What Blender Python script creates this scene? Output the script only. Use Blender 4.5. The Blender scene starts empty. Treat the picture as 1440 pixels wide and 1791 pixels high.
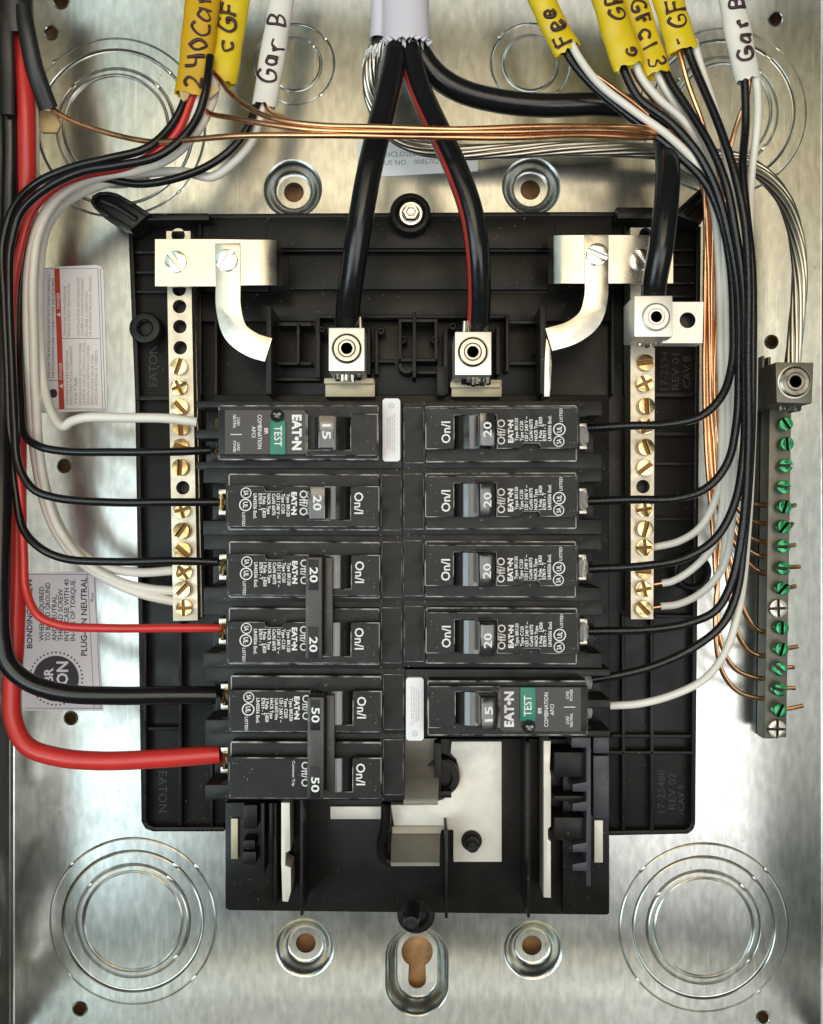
import bpy, bmesh, math, random
from mathutils import Vector, Matrix
random.seed(7)
sc = bpy.context.scene
C = sc.collection
PI = math.pi
# ------------------------------------------------------------------ scale: photo pixels on the back plate, real metres
S = 0.258e-3          # metres per photo pixel on the back plate
D = 0.460             # camera distance from the back plate
# ------------------------------------------------------------------ camera
cam_d = bpy.data.cameras.new('camera'); cam = bpy.data.objects.new('camera', cam_d); C.objects.link(cam)
cam.location = (0, -D, 0); cam.rotation_euler = (PI/2, 0, 0)
cam_d.sensor_fit = 'HORIZONTAL'; cam_d.sensor_width = 36; cam_d.lens = 36*D/(1440*S)
cam_d.clip_start = 0.01; cam_d.clip_end = 20
sc.camera = cam
# ------------------------------------------------------------------ world and lamps (indoor, cool daylight low, warm light high)
wd = bpy.data.worlds.new('World'); sc.world = wd; wd.use_nodes = True
bg = wd.node_tree.nodes['Background']; bg.inputs[0].default_value = (0.72, 0.88, 0.82, 1); bg.inputs[1].default_value = 0.045
def area(name, loc, aim, sx, sy, power, col):
    l = bpy.data.lights.new(name, 'AREA'); l.shape = 'RECTANGLE'; l.size = sx; l.size_y = sy; l.energy = power; l.color = col
    o = bpy.data.objects.new(name, l); C.objects.link(o); o.location = loc
    o.rotation_euler = (Vector(aim) - Vector(loc)).to_track_quat('-Z', 'Y').to_euler()
    return o
area('daylight_lamp_left', (-0.86, -1.25, -0.28), (-0.05, 0, -0.05), 0.88, 0.76, 6.3, (0.78, 0.95, 1.0))
area('daylight_lamp_right', (0.64, -1.25, -0.33), (0.1, 0, -0.05), 0.66, 0.56, 2.5, (1.0, 0.98, 0.98))
area('warm_lamp_above', (0.02, -1.2, 0.42), (0, 0, 0.1), 0.92, 0.48, 2.3, (1.0, 0.80, 0.50))
area('added_cool_fill_upper_left', (-0.74, -1.25, 0.72), (-0.05, 0, 0.05), 0.80, 0.70, 1.1, (0.74, 0.98, 0.98))  # added fill lamp with no source of its own, tints the plate's upper left
area('added_fill_behind_camera', (0.0, -1.95, -0.05), (0, 0, 0), 1.15, 1.15, 7.0, (1.0, 0.98, 0.94))  # added frontal fill for diffuse light, its reflection kept within the black base
vs = sc.view_settings; vs.view_transform = 'Standard'; vs.look = 'None'; vs.exposure = 0.62; vs.gamma = 1; vs.use_curve_mapping = False

# ================================================================== helpers
def P(px, py, w):
    k = (D - w*1e-3)/D
    return Vector(((px-720)*S*k, -w*1e-3, (895.5-py)*S*k))
def XZ(px, py, w):
    p = P(px, py, w); return (p.x, p.z)
def mmpx(w): return S*(D - w*1e-3)/D     # metres per pixel at depth w

WM = {}
def link(o, parent=None):
    C.objects.link(o)
    if parent is not None:
        o.parent = parent; o.matrix_parent_inverse = WM.get(parent, Matrix()).inverted()
    WM[o] = o.matrix_basis.copy()
    return o
def tag(o, label=None, cat=None, group=None, kind=None):
    if label: o['label'] = label
    if cat: o['category'] = cat
    if group: o['group'] = group
    if kind: o['kind'] = kind
    return o
def thing(name, label, cat, loc, group=None):
    o = bpy.data.objects.new(name, None); o.empty_display_size = 0.01
    o.location = loc; link(o)
    return tag(o, label, cat, group)
def mesh_from(bm, mats, name, smooth=True, ang=34):
    me = bpy.data.meshes.new(name); bm.to_mesh(me); bm.free()
    for m in (mats if isinstance(mats, (list, tuple)) else [mats]): me.materials.append(m)
    if smooth:
        for p in me.polygons: p.use_smooth = True
        me.set_sharp_from_angle(angle=math.radians(ang))
    return me
def part(name, bm, mats, parent=None, smooth=True, ang=34):
    o = bpy.data.objects.new(name, mesh_from(bm, mats, name, smooth, ang))
    return link(o, parent)
def put(name, me, parent, loc, rot=(0, 0, 0)):
    o = bpy.data.objects.new(name, me); o.location = loc; o.rotation_euler = rot
    return link(o, parent)
def B(): return bmesh.new()
def merge(bm, t):
    me = bpy.data.meshes.new('t'); t.to_mesh(me); t.free(); bm.from_mesh(me); bpy.data.meshes.remove(me)
def prism(bm, xz, w0, w1, bev=0.0, mi=0, bmi=-1, seg=2, vert=True):
    """closed prism: outline xz in metres, from w0 to w1 (mm above the plate); bevel in mm on the front edges"""
    t = B()
    f = [t.verts.new((x, -w1*1e-3, z)) for x, z in xz]; b = [t.verts.new((x, -w0*1e-3, z)) for x, z in xz]
    n = len(xz)
    ff = t.faces.new(f); t.faces.new(b[::-1])
    sides = [t.faces.new((f[i], b[i], b[(i+1) % n], f[(i+1) % n])) for i in range(n)]
    for fc in t.faces: fc.material_index = mi
    bmesh.ops.recalc_face_normals(t, faces=t.faces)
    if bev:
        ed = list(ff.edges)
        if vert: ed += [e for e in t.edges if e not in ed and abs(e.verts[0].co.y - e.verts[1].co.y) > 1e-7]
        bmesh.ops.bevel(t, geom=ed, offset=bev*1e-3, segments=seg, profile=0.6, affect='EDGES', clamp_overlap=True, material=bmi)
    merge(bm, t)
def box(bm, x0, y0, x1, y1, w0, w1, bev=0.3, mi=0, bmi=-1):
    prism(bm, [XZ(x0, y0, w1), XZ(x1, y0, w1), XZ(x1, y1, w1), XZ(x0, y1, w1)], w0, w1, bev, mi, bmi)
def pp(bm, pts, w0, w1, bev=0.3, mi=0, bmi=-1):
    prism(bm, [XZ(x, y, w1) for x, y in pts], w0, w1, bev, mi, bmi)
def lathe(bm, c, prof, n=28, mi=0, axis=None, ph=0):
    """profile [(radius m, height m)] round c; height runs out toward the viewer (-Y) or along axis"""
    t = B(); rings = []
    ax = Vector((0, -1, 0)) if axis is None else Vector(axis).normalized()
    u = ax.orthogonal().normalized() if axis is not None else Vector((1, 0, 0)); v = ax.cross(u)
    for r, h in prof:
        if r < 1e-9: rings.append([t.verts.new(Vector(c) + ax*h)])
        else: rings.append([t.verts.new(Vector(c) + ax*h + (u*math.cos(a) + v*math.sin(a))*r) for a in [ph + 2*PI*i/n for i in range(n)]])
    for a, b in zip(rings, rings[1:]):
        for i in range(n):
            j = (i+1) % n
            if len(a) == 1 and len(b) == 1: continue
            if len(a) == 1: t.faces.new((a[0], b[i], b[j]))
            elif len(b) == 1: t.faces.new((a[i], a[j], b[0]))
            else: t.faces.new((a[i], a[j], b[j], b[i]))
    for f in t.faces: f.material_index = mi
    bmesh.ops.recalc_face_normals(t, faces=t.faces)
    merge(bm, t)
def catmull(pts, sub=8):
    out = []; n = len(pts)
    for i in range(n-1):
        p0 = pts[max(i-1, 0)]; p1 = pts[i]; p2 = pts[i+1]; p3 = pts[min(i+2, n-1)]
        def tj(a, b): return max((b-a).length, 1e-6)**0.5
        t1 = tj(p0, p1) if i > 0 else tj(p1, p2); t2 = tj(p1, p2); t3 = tj(p2, p3) if i < n-2 else t2
        m1 = (p2-p1) if i == 0 else ((p1-p0)/t1 - (p2-p0)/(t1+t2) + (p2-p1)/t2)*t2
        m2 = (p2-p1) if i == n-2 else ((p2-p1)/t2 - (p3-p1)/(t2+t3) + (p3-p2)/t3)*t2
        for s in range(sub):
            q = s/sub; q2 = q*q; q3 = q2*q
            out.append(p1*(2*q3-3*q2+1) + m1*(q3-2*q2+q) + p2*(-2*q3+3*q2) + m2*(q3-q2))
    out.append(pts[-1].copy()); return out
def frames(path, flat=False):
    fr = []; n = len(path); prev = None
    for i in range(n):
        t = (path[min(i+1, n-1)] - path[max(i-1, 0)]).normalized()
        if flat:
            s = t.cross(Vector((0, -1, 0))).normalized(); nn = s.cross(t).normalized()
        else:
            if prev is None:
                nn = Vector((0, -1, 0)); nn = (nn - t*nn.dot(t))
                if nn.length < 0.1: nn = Vector((1, 0, 0)) - t*t.x
                nn.normalize()
            else: nn = (prev - t*prev.dot(t)).normalized()
            s = t.cross(nn)
        prev = nn; fr.append((t, s, nn))
    return fr
def sweep(bm, path, ra, rb=None, n=12, mi=0, flat=False, stripe=None, caps=True):
    """tube along path; ra across, rb in depth; stripe=(a0,a1,mi): angular band with another material"""
    t = B(); rb = ra if rb is None else rb; fr = frames(path, flat); rings = []
    for i, p in enumerate(path):
        a_ = ra(i/(len(path)-1)) if callable(ra) else ra; b_ = rb(i/(len(path)-1)) if callable(rb) else rb
        tt, s, nn = fr[i]
        rings.append([t.verts.new(p + s*(math.cos(2*PI*k/n)*a_) + nn*(math.sin(2*PI*k/n)*b_)) for k in range(n)])
    for r0, r1 in zip(rings, rings[1:]):
        for k in range(n):
            f = t.faces.new((r0[k], r0[(k+1) % n], r1[(k+1) % n], r1[k])); f.material_index = mi
            if stripe and stripe[0] <= k < stripe[1]: f.material_index = stripe[2]
    if caps:
        for r in (rings[0], rings[-1]): t.faces.new(r).material_index = mi
    bmesh.ops.recalc_face_normals(t, faces=t.faces)
    merge(bm, t)
def wpath(pts, sub=8): return catmull([P(*p) for p in pts], sub)
def wire(name, pts, r, mat, parent, n=12, jitter=2.0, **kw):
    if r > 3: jitter = 0
    if jitter: pts = [(x+random.uniform(-jitter, jitter), y+random.uniform(-jitter, jitter), w) for x, y, w in pts]
    bm = B(); sweep(bm, wpath(pts), r*1e-3, n=n, **kw)
    return part(name, bm, mat, parent, ang=60)
def stranded(name, pts, R, ns, r, turns, mat, parent):
    bm = B(); path = wpath(pts, 10); fr = frames(path); n = len(path)
    for k in range(ns):
        q = []
        for i, p in enumerate(path):
            a = 2*PI*(k/ns + turns*i/n); t, s, nn = fr[i]
            q.append(p + (s*math.cos(a) + nn*math.sin(a))*R*1e-3)
        sweep(bm, q, r*1e-3, n=8)
    sweep(bm, path, R*1e-3*0.8, n=8)
    return part(name, bm, mat, parent, ang=60)
def loopfill(bm, loops, y, mi=0):
    t = B(); ed = []
    for lp in loops:
        vs_ = [t.verts.new((x, y, z)) for x, z in lp]
        ed += [t.edges.new((vs_[i], vs_[(i+1) % len(vs_)])) for i in range(len(vs_))]
    bmesh.ops.triangle_fill(t, edges=ed, use_beauty=True, use_dissolve=False)
    for f in t.faces:
        f.material_index = mi; f.normal_update()
        if f.normal.y > 0: f.normal_flip()
    merge(bm, t)
def circ(cx, cz, r, n=40): return [(cx + r*math.cos(2*PI*i/n), cz + r*math.sin(2*PI*i/n)) for i in range(n)]
# ---- lettering: flat glyphs of the built-in font
_tc = {}
def glyphs(s, bold):
    key = (s, bold)
    if key not in _tc:
        cu = bpy.data.curves.new('t', 'FONT'); cu.body = s; cu.size = 1; cu.resolution_u = 2; cu.offset = bold
        o = bpy.data.objects.new('t', cu); C.objects.link(o)
        bpy.context.view_layer.update()
        me = bpy.data.meshes.new_from_object(o.evaluated_get(bpy.context.evaluated_depsgraph_get()))
        vs_ = [tuple(v.co) for v in me.vertices]; fs = [tuple(p.vertices) for p in me.polygons]
        bpy.data.objects.remove(o); bpy.data.curves.remove(cu); bpy.data.meshes.remove(me)
        xs = [v[0] for v in vs_] or [0, 1]
        _tc[key] = (vs_, fs, min(xs), max(xs))
    return _tc[key]
CAP = max(v[1] for v in glyphs('H', 0.0)[0])
print('CAP', CAP)
def txt(bm, s, o, h, ang, w, align=0.5, stretch=None, mi=0, bold=0.0):
    """o=(X,Z) m; h = cap height m; ang = reading direction; w mm; stretch = total length m"""
    vs_, fs, x0, x1 = glyphs(s, bold); k = h/CAP
    sx = (stretch/(x1-x0)) if stretch else k
    ca, sa = math.cos(ang), math.sin(ang); nv = []
    for x, y, _ in vs_:
        a = (x - x0 - align*(x1-x0))*sx; b = y*k - h/2
        nv.append(bm.verts.new((o[0] + a*ca - b*sa, -w*1e-3, o[1] + a*sa + b*ca)))
    for f in fs:
        try:
            fc = bm.faces.new([nv[i] for i in f]); fc.material_index = mi; fc.normal_update()
            if fc.normal.y > 0: fc.normal_flip()
        except ValueError: pass
def rect2(bm, xz, w, mi=0):
    f = bm.faces.new([bm.verts.new((x, -w*1e-3, z)) for x, z in xz]); f.material_index = mi; f.normal_update()
    if f.normal.y > 0: f.normal_flip()
def ring2(bm, c, r0, r1, w, n=24, mi=0):
    a = circ(c[0], c[1], r0, n); b = circ(c[0], c[1], r1, n)
    for i in range(n):
        j = (i+1) % n; rect2(bm, [a[i], a[j], b[j], b[i]], w, mi)

# ================================================================== materials
def mat(name, col, rough=0.5, metal=0.0, spec=0.5, coat=0.0, noise=0.0, nscale=300, rvar=0.0, rscale=200, bump=0.0, bscale=400, col2=None, fac=(0.45, 0.6), coat_rough=0.1, dust=0.0):
    m = bpy.data.materials.new(name); m.use_nodes = True; nt = m.node_tree; N = nt.nodes; Lk = nt.links
    b = N['Principled BSDF']; b.inputs['Base Color'].default_value = (*col, 1); b.inputs['Roughness'].default_value = rough
    b.inputs['Metallic'].default_value = metal; b.inputs['Specular IOR Level'].default_value = spec
    b.inputs['Coat Weight'].default_value = coat; b.inputs['Coat Roughness'].default_value = coat_rough
    tc = N.new('ShaderNodeTexCoord')
    def nz(scale, detail=3):
        n = N.new('ShaderNodeTexNoise'); n.inputs['Scale'].default_value = scale; n.inputs['Detail'].default_value = detail
        Lk.new(tc.outputs['Object'], n.inputs['Vector']); return n
    if noise or col2:
        n = nz(nscale, 4); mr = N.new('ShaderNodeMapRange'); Lk.new(n.outputs['Fac'], mr.inputs['Value'])
        mr.inputs['From Min'].default_value, mr.inputs['From Max'].default_value = fac if col2 else (0.25, 0.75)
        mx = N.new('ShaderNodeMix'); mx.data_type = 'RGBA'; Lk.new(mr.outputs[0], mx.inputs['Factor'])
        c1 = col if col2 else [c*(1-noise) for c in col]; c2 = col2 if col2 else [min(1, c*(1+noise)) for c in col]
        mx.inputs['A'].default_value = (*c1, 1); mx.inputs['B'].default_value = (*c2, 1)
        Lk.new(mx.outputs['Result'], b.inputs['Base Color'])
    if dust:
        n = nz(900, 2); mr = N.new('ShaderNodeMapRange'); Lk.new(n.outputs['Fac'], mr.inputs['Value'])
        mr.inputs['From Min'].default_value = 0.70; mr.inputs['From Max'].default_value = 0.78; mr.inputs['To Max'].default_value = dust
        m5 = N.new('ShaderNodeMix'); m5.data_type = 'RGBA'; m5.inputs['B'].default_value = (0.45, 0.43, 0.38, 1); Lk.new(mr.outputs[0], m5.inputs['Factor'])
        src = b.inputs['Base Color'].links[0].from_socket if b.inputs['Base Color'].is_linked else None
        if src: Lk.new(src, m5.inputs['A'])
        else: m5.inputs['A'].default_value = (*col, 1)
        Lk.new(m5.outputs['Result'], b.inputs['Base Color'])
    if rvar:
        n = nz(rscale, 4); mr = N.new('ShaderNodeMapRange'); Lk.new(n.outputs['Fac'], mr.inputs['Value'])
        mr.inputs['From Min'].default_value = 0.3; mr.inputs['From Max'].default_value = 0.7
        mr.inputs['To Min'].default_value = max(0.02, rough-rvar); mr.inputs['To Max'].default_value = rough+rvar
        Lk.new(mr.outputs[0], b.inputs['Roughness'])
    if bump:
        n = nz(bscale, 3); bp = N.new('ShaderNodeBump'); bp.inputs['Strength'].default_value = bump; bp.inputs['Distance'].default_value = 0.0003
        Lk.new(n.outputs['Fac'], bp.inputs['Height']); Lk.new(bp.outputs[0], b.inputs['Normal'])
    return m
def galvanised():
    m = bpy.data.materials.new('galvanised_steel'); m.use_nodes = True; nt = m.node_tree; N = nt.nodes; Lk = nt.links
    b = N['Principled BSDF']; b.inputs['Metallic'].default_value = 0.96
    tc = N.new('ShaderNodeTexCoord')
    def mp(sx, sy, sz):
        q = N.new('ShaderNodeMapping'); q.inputs['Scale'].default_value = (sx, sy, sz); Lk.new(tc.outputs['Object'], q.inputs['Vector']); return q
    def nz(q, scale, det=3):
        n = N.new('ShaderNodeTexNoise'); n.inputs['Scale'].default_value = scale; n.inputs['Detail'].default_value = det; Lk.new(q.outputs[0], n.inputs['Vector']); return n
    def mr(src, a, c, d, e):
        r = N.new('ShaderNodeMapRange'); Lk.new(src, r.inputs['Value'])
        for k, v in zip(('From Min', 'From Max', 'To Min', 'To Max'), (a, c, d, e)): r.inputs[k].default_value = v
        return r
    iso = mp(1, 1, 1); roll = mp(1, 1, 0.4)
    mott = nz(roll, 330, 8); big = nz(iso, 14, 2); spk = nz(mp(1, 1, 0.6), 520, 2)
    mx = N.new('ShaderNodeMix'); mx.data_type = 'RGBA'; mx.inputs['A'].default_value = (0.36, 0.372, 0.35, 1); mx.inputs['B'].default_value = (0.52, 0.53, 0.50, 1)
    Lk.new(mr(mott.outputs['Fac'], 0.28, 0.72, 0, 1).outputs[0], mx.inputs['Factor'])
    m2 = N.new('ShaderNodeMix'); m2.data_type = 'RGBA'; m2.inputs['B'].default_value = (0.25, 0.24, 0.21, 1)
    Lk.new(mx.outputs['Result'], m2.inputs['A']); Lk.new(mr(spk.outputs['Fac'], 0.69, 0.75, 0, 0.7).outputs[0], m2.inputs['Factor'])
    scr = nz(mp(1, 1, 0.02), 900, 2); m3 = N.new('ShaderNodeMix'); m3.data_type = 'RGBA'; m3.inputs['B'].default_value = (0.66, 0.66, 0.63, 1)
    Lk.new(m2.outputs['Result'], m3.inputs['A']); Lk.new(mr(scr.outputs['Fac'], 0.64, 0.74, 0, 0.5).outputs[0], m3.inputs['Factor'])
    Lk.new(m3.outputs['Result'], b.inputs['Base Color'])
    smu = nz(iso, 55, 5); ad = N.new('ShaderNodeMath'); ad.operation = 'ADD'; Lk.new(big.outputs['Fac'], ad.inputs[0]); Lk.new(smu.outputs['Fac'], ad.inputs[1])
    Lk.new(mr(ad.outputs[0], 0.7, 1.3, 0.19, 0.27).outputs[0], b.inputs['Roughness'])
    b1 = N.new('ShaderNodeBump'); b1.inputs['Strength'].default_value = 0.12; b1.inputs['Distance'].default_value = 0.0012; Lk.new(big.outputs['Fac'], b1.inputs['Height'])
    b2 = N.new('ShaderNodeBump'); b2.inputs['Strength'].default_value = 0.22; b2.inputs['Distance'].default_value = 0.00004; Lk.new(mott.outputs['Fac'], b2.inputs['Height'])
    Lk.new(b1.outputs[0], b2.inputs['Normal']); Lk.new(b2.outputs[0], b.inputs['Normal'])
    return m
M = {}
M['galv'] = galvanised()
M['wood'] = mat('plywood', (0.36, 0.19, 0.075), 0.7, noise=0.45, nscale=140)
M['base'] = mat('black_base_plastic', (0.010, 0.009, 0.008), 0.34, spec=0.19, dust=0.45, noise=0.25, nscale=90, rvar=0.08, rscale=60, bump=0.06, bscale=1500)
M['base2'] = mat('grey_clip_plastic', (0.032, 0.034, 0.043), 0.42, rvar=0.08)
M['brk'] = mat('breaker_plastic', (0.012, 0.012, 0.0115), 0.38, spec=0.25, dust=0.6, noise=0.35, nscale=160, rvar=0.10, rscale=130, bump=0.10, bscale=1600)
M['worn'] = mat('breaker_worn_edge', (0.03, 0.03, 0.03), 0.5, col2=(0.62, 0.61, 0.58), nscale=150, fac=(0.40, 0.62))
M['brkgloss'] = mat('handle_plastic', (0.020, 0.020, 0.019), 0.15, spec=0.8, coat=0.5, rvar=0.07, rscale=160)
M['tie'] = mat('handle_tie_plastic', (0.034, 0.032, 0.027), 0.32, spec=0.5, rvar=0.1, dust=0.6)
M['foil'] = mat('foil_shreds', (0.70, 0.69, 0.70), 0.35, 0.4)
M['term'] = mat('bright_terminal_screw', (0.78, 0.78, 0.76), 0.30, 0.5, noise=0.15, nscale=400)
M['void'] = mat('terminal_pocket', (0.008, 0.007, 0.006), 0.6)
M['tin'] = mat('tin_plate', (0.54, 0.52, 0.46), 0.27, 1.0, noise=0.22, nscale=45, rvar=0.10, rscale=90, bump=0.05, bscale=300)
M['alu'] = mat('aluminium_bar', (0.56, 0.51, 0.41), 0.45, 1.0, noise=0.12, nscale=120, rvar=0.08, rscale=260, bump=0.08, bscale=900)
M['lug'] = mat('lug_aluminium', (0.86, 0.83, 0.76), 0.5, 0.85, noise=0.06, nscale=200, bump=0.08, bscale=1400)
M['steel'] = mat('zinc_screw', (0.78, 0.77, 0.74), 0.22, 1.0, rvar=0.08)
M['setscrew'] = mat('set_screw_steel', (0.42, 0.39, 0.33), 0.30, 1.0, rvar=0.10)
M['gold'] = mat('brass_plated_screw', (0.78, 0.60, 0.33), 0.24, 1.0, noise=0.40, nscale=420, rvar=0.08)
M['bus'] = mat('bus_tin', (0.70, 0.67, 0.59), 0.45, 0.3, noise=0.16, nscale=55, rvar=0.08)
M['olive'] = mat('dull_bus_tab', (0.40, 0.36, 0.26), 0.5, 0.9, noise=0.15, nscale=120)
M['dull'] = mat('shaded_aluminium', (0.17, 0.16, 0.13), 0.5, 0.8, noise=0.2, nscale=150, bump=0.08, bscale=900)  # shade from the right wall on the ground bar put into the colour
M['green'] = mat('green_ground_screw', (0.015, 0.19, 0.065), 0.18, 0.8, coat=0.3, noise=0.25, nscale=300)
M['copper'] = mat('bare_copper', (0.88, 0.46, 0.24), 0.30, 1.0, noise=0.16, nscale=90, rvar=0.08)
M['strand'] = mat('aluminium_strand', (0.52, 0.49, 0.43), 0.28, 1.0, noise=0.15, nscale=90)
M['blk'] = mat('black_insulation', (0.009, 0.009, 0.010), 0.21, spec=0.42, rvar=0.06, rscale=220, bump=0.12, bscale=1500)
M['blkribbed'] = mat('black_nylon_insulation', (0.009, 0.009, 0.010), 0.22, spec=0.42, rvar=0.10, rscale=700, bump=0.35, bscale=1300)
M['wht'] = mat('white_insulation', (0.84, 0.80, 0.72), 0.36, noise=0.05, nscale=90, bump=0.05, bscale=900)
M['red'] = mat('red_insulation', (0.62, 0.035, 0.030), 0.32, noise=0.12, nscale=70, bump=0.05, bscale=800)
M['redstripe'] = mat('red_stripe', (0.46, 0.045, 0.035), 0.3)
M['yjack'] = mat('yellow_jacket', (0.74, 0.54, 0.012), 0.36, noise=0.08, nscale=60, bump=0.10, bscale=260)
M['yjack2'] = mat('amber_jacket', (0.62, 0.36, 0.010), 0.36, noise=0.10, nscale=60, bump=0.10, bscale=260)
M['wjack'] = mat('white_jacket', (0.80, 0.77, 0.70), 0.36, noise=0.05, nscale=60, bump=0.10, bscale=260)
M['ljack'] = mat('lavender_service_jacket', (0.66, 0.64, 0.72), 0.36, noise=0.06, nscale=50, bump=0.06, bscale=200)
M['bjack'] = mat('black_jacket', (0.018, 0.018, 0.019), 0.38, noise=0.2, nscale=80, bump=0.10, bscale=300)
M['paper'] = mat('filler_paper', (0.55, 0.40, 0.20), 0.8, noise=0.15, nscale=200)
M['marker'] = mat('marker_ink', (0.045, 0.012, 0.022), 0.45)
M['label'] = mat('label_white', (0.90, 0.90, 0.92), 0.45, noise=0.03, nscale=80)
M['label2'] = mat('label_lavender', (0.84, 0.83, 0.93), 0.42, noise=0.03, nscale=80)
M['ink'] = mat('black_print', (0.03, 0.03, 0.04), 0.5)
M['grink'] = mat('grey_print', (0.30, 0.30, 0.31), 0.5)
M['redink'] = mat('red_print', (0.60, 0.06, 0.04), 0.45)
M['wprint'] = mat('white_print', (0.84, 0.84, 0.83), 0.5, noise=0.05, nscale=700)
M['dprint'] = mat('moulded_print', (0.006, 0.006, 0.006), 0.5)
M['teal'] = mat('teal_test_button', (0.004, 0.20, 0.13), 0.38)
M['dusty'] = mat('breaker_label_film', (0.020, 0.017, 0.016), 0.32)

# ================================================================== the setting: wall behind, enclosure
bm = B(); rect2(bm, [(-0.4, -0.45), (0.4, -0.45), (0.4, 0.45), (-0.4, 0.45)], -15)
tag(part('wall', bm, M['wood'], smooth=False), kind='structure')

enc = thing('enclosure', 'galvanised steel electrical panel enclosure with round knockouts', 'enclosure', P(720, 895, 0))
LX, RX, TY, BY = 26, 1436, -130, 1822
dimples = [(512, 330), (930, 326), (533, 1658), (933, 1662)]
DR, DH = 52, 5.0          # dimple flare radius px, depth mm
knock = [((203, 223), (158, 136, 104, 92)), ((1265, 195), (147, 125, 96, 84)), ((233, 1611), (147, 123, 99, 87)), ((1231, 1622), (149, 124, 99, 87)),
         ((515, 112), (72, 47)), ((928, 110), (71, 49))]
holes = [(90, 57, 11), (112, 815, 10), (124, 1256, 10), (140, 1765, 11), (1357, 33, 11), (1350, 598, 10), (1335, 1780, 10), (107, 2, 12)]
def stad(cx, cy, hw, up, dn, n=20):
    """stadium outline px: half width hw, arc centres at cy-up and cy+dn"""
    o = [(cx + hw*math.cos(PI*i/n), cy - up - hw*math.sin(PI*i/n)) for i in range(n+1)]
    return o + [(cx - hw*math.cos(PI*i/n), cy + dn + hw*math.sin(PI*i/n)) for i in range(n+1)]
KX, KY = 730, 1698
loops = [[XZ(LX, TY, 0), XZ(RX, TY, 0), XZ(RX, BY, 0), XZ(LX, BY, 0)]]
loops += [circ(*XZ(x, y, 0), DR*S, 36) for x, y in dimples]
loops += [circ(*XZ(c[0], c[1], 0), rr[0]*S, 96) for c, rr in knock]
loops += [circ(*XZ(x, y, 0), r*S, 20) for x, y, r in holes]
loops += [[XZ(x, y, 0) for x, y in stad(KX, KY, 56, 22, 24)]]
bm = B(); loopfill(bm, loops, 0.0)
back = part('back_panel', bm, M['galv'], enc, smooth=False)
for x, y, r in holes:                                   # rolled lip of each punched hole
    bm = B(); c = P(x, y, 0); lathe(bm, c, [((r+3)*S, 0.0), ((r+1.5)*S, 0.0005), (r*S, 0.0002), (r*S, -0.0015)], 20)
    part('punched_hole', bm, M['galv'], enc)
for x, y in dimples:
    bm = B(); c = P(x, y, 0); pr = []
    for i in range(9):
        a = i/8; pr.append(((DR - 23*a)*S, -DH*1e-3*(0.5 - 0.5*math.cos(PI*a))))
    pr += [(28*S, -DH*1e-3), (17.5*S, -DH*1e-3), (16.5*S, -DH*1e-3-0.0004), (16.5*S, -DH*1e-3-0.002)]
    lathe(bm, c, pr, 36); part('mounting_dimple', bm, M['galv'], enc)
bm = B(); rings = []
for i in range(9):
    a = i/8; rings.append((stad(KX, KY, 56-21*a, 22, 24), -8.0*(0.5-0.5*math.cos(PI*a))))
vr = [[bm.verts.new((XZ(x, y, 0)[0], -w*1e-3, XZ(x, y, 0)[1])) for x, y in r] for r, w in rings]
for a, b in zip(vr, vr[1:]):
    for i in range(len(a)):
        j = (i+1) % len(a); bm.faces.new((a[i], a[j], b[j], b[i]))
kh = [(KX + 28*math.cos(t), KY - 20 - 28*math.sin(t)) for t in [math.radians(-58 + (296)*i/28) for i in range(29)]]
kh += [(KX - 16*math.cos(PI*i/10), KY + 30 + 16*math.sin(PI*i/10)) for i in range(11)]
loopfill(bm, [[XZ(x, y, 0) for x, y in stad(KX, KY, 35, 22, 24)], [XZ(x, y, 0) for x, y in kh]], 0.008)
kv = [[bm.verts.new((XZ(x, y, 0)[0], yy, XZ(x, y, 0)[1])) for x, y in kh] for yy in (0.008, 0.0095)]
for i in range(len(kh)):
    j = (i+1) % len(kh); bm.faces.new((kv[0][i], kv[0][j], kv[1][j], kv[1][i]))
bmesh.ops.recalc_face_normals(bm, faces=bm.faces)
part('keyhole_mount', bm, M['galv'], enc)
# knockouts: nested stamped rings with small holding tabs
for (cx, cy), rr in knock:
    c = P(cx, cy, 0); bm = B()
    lv = [0.3, -0.3, 0.35, -0.15][:len(rr)] if len(rr) > 2 else [-0.4, 0.2]
    last = lv[-1]*1e-3
    lathe(bm, c, [(rr[-1]*S-0.0001, -0.0006), (rr[-1]*S-0.0004, last-0.0003), (rr[-1]*S-0.0009, last), (0, last)], 96)
    kn = part('knockout', bm, M['galv'], enc, ang=8)
    for i in range(len(rr)-1):
        h = lv[i]*1e-3; bm = B()
        ro, ri = rr[i]*S, rr[i+1]*S
        lathe(bm, c, [(ro, -0.0001), (ro-0.0003, -0.0005), (ro-0.0006, h-0.00025), (ro-0.0011, h), (ri+0.0006, h), (ri+0.0002, h-0.0003), (ri-0.0001, -0.0006)], 96)
        part('knockout_ring', bm, M['galv'], kn, ang=8)
    for i, r in enumerate(rr):
        for a in ([135, 45, 225, 315] if i == 0 else ([48] if i == 1 else ([140, 45, 318] if i == 2 else []))):
            a = math.radians(a + random.uniform(-6, 6))
            tc_ = c + Vector((math.cos(a)*(r-1)*S, -0.0001, math.sin(a)*(r-1)*S))
            ct, st_ = math.cos(a), math.sin(a); bm = B(); hl_, hw_ = random.uniform(5, 7.5)*S, random.uniform(2.6, 3.6)*S
            prism(bm, [(tc_.x - st_*u_ + ct*v_, tc_.z + ct*u_ + st_*v_) for u_, v_ in ((-hl_, -hw_), (hl_*0.8, -hw_*0.8), (hl_, hw_*0.9), (-hl_*0.9, hw_))], -0.6, 0.55, 0.3); part('tab', bm, M['galv'], kn)
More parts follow.
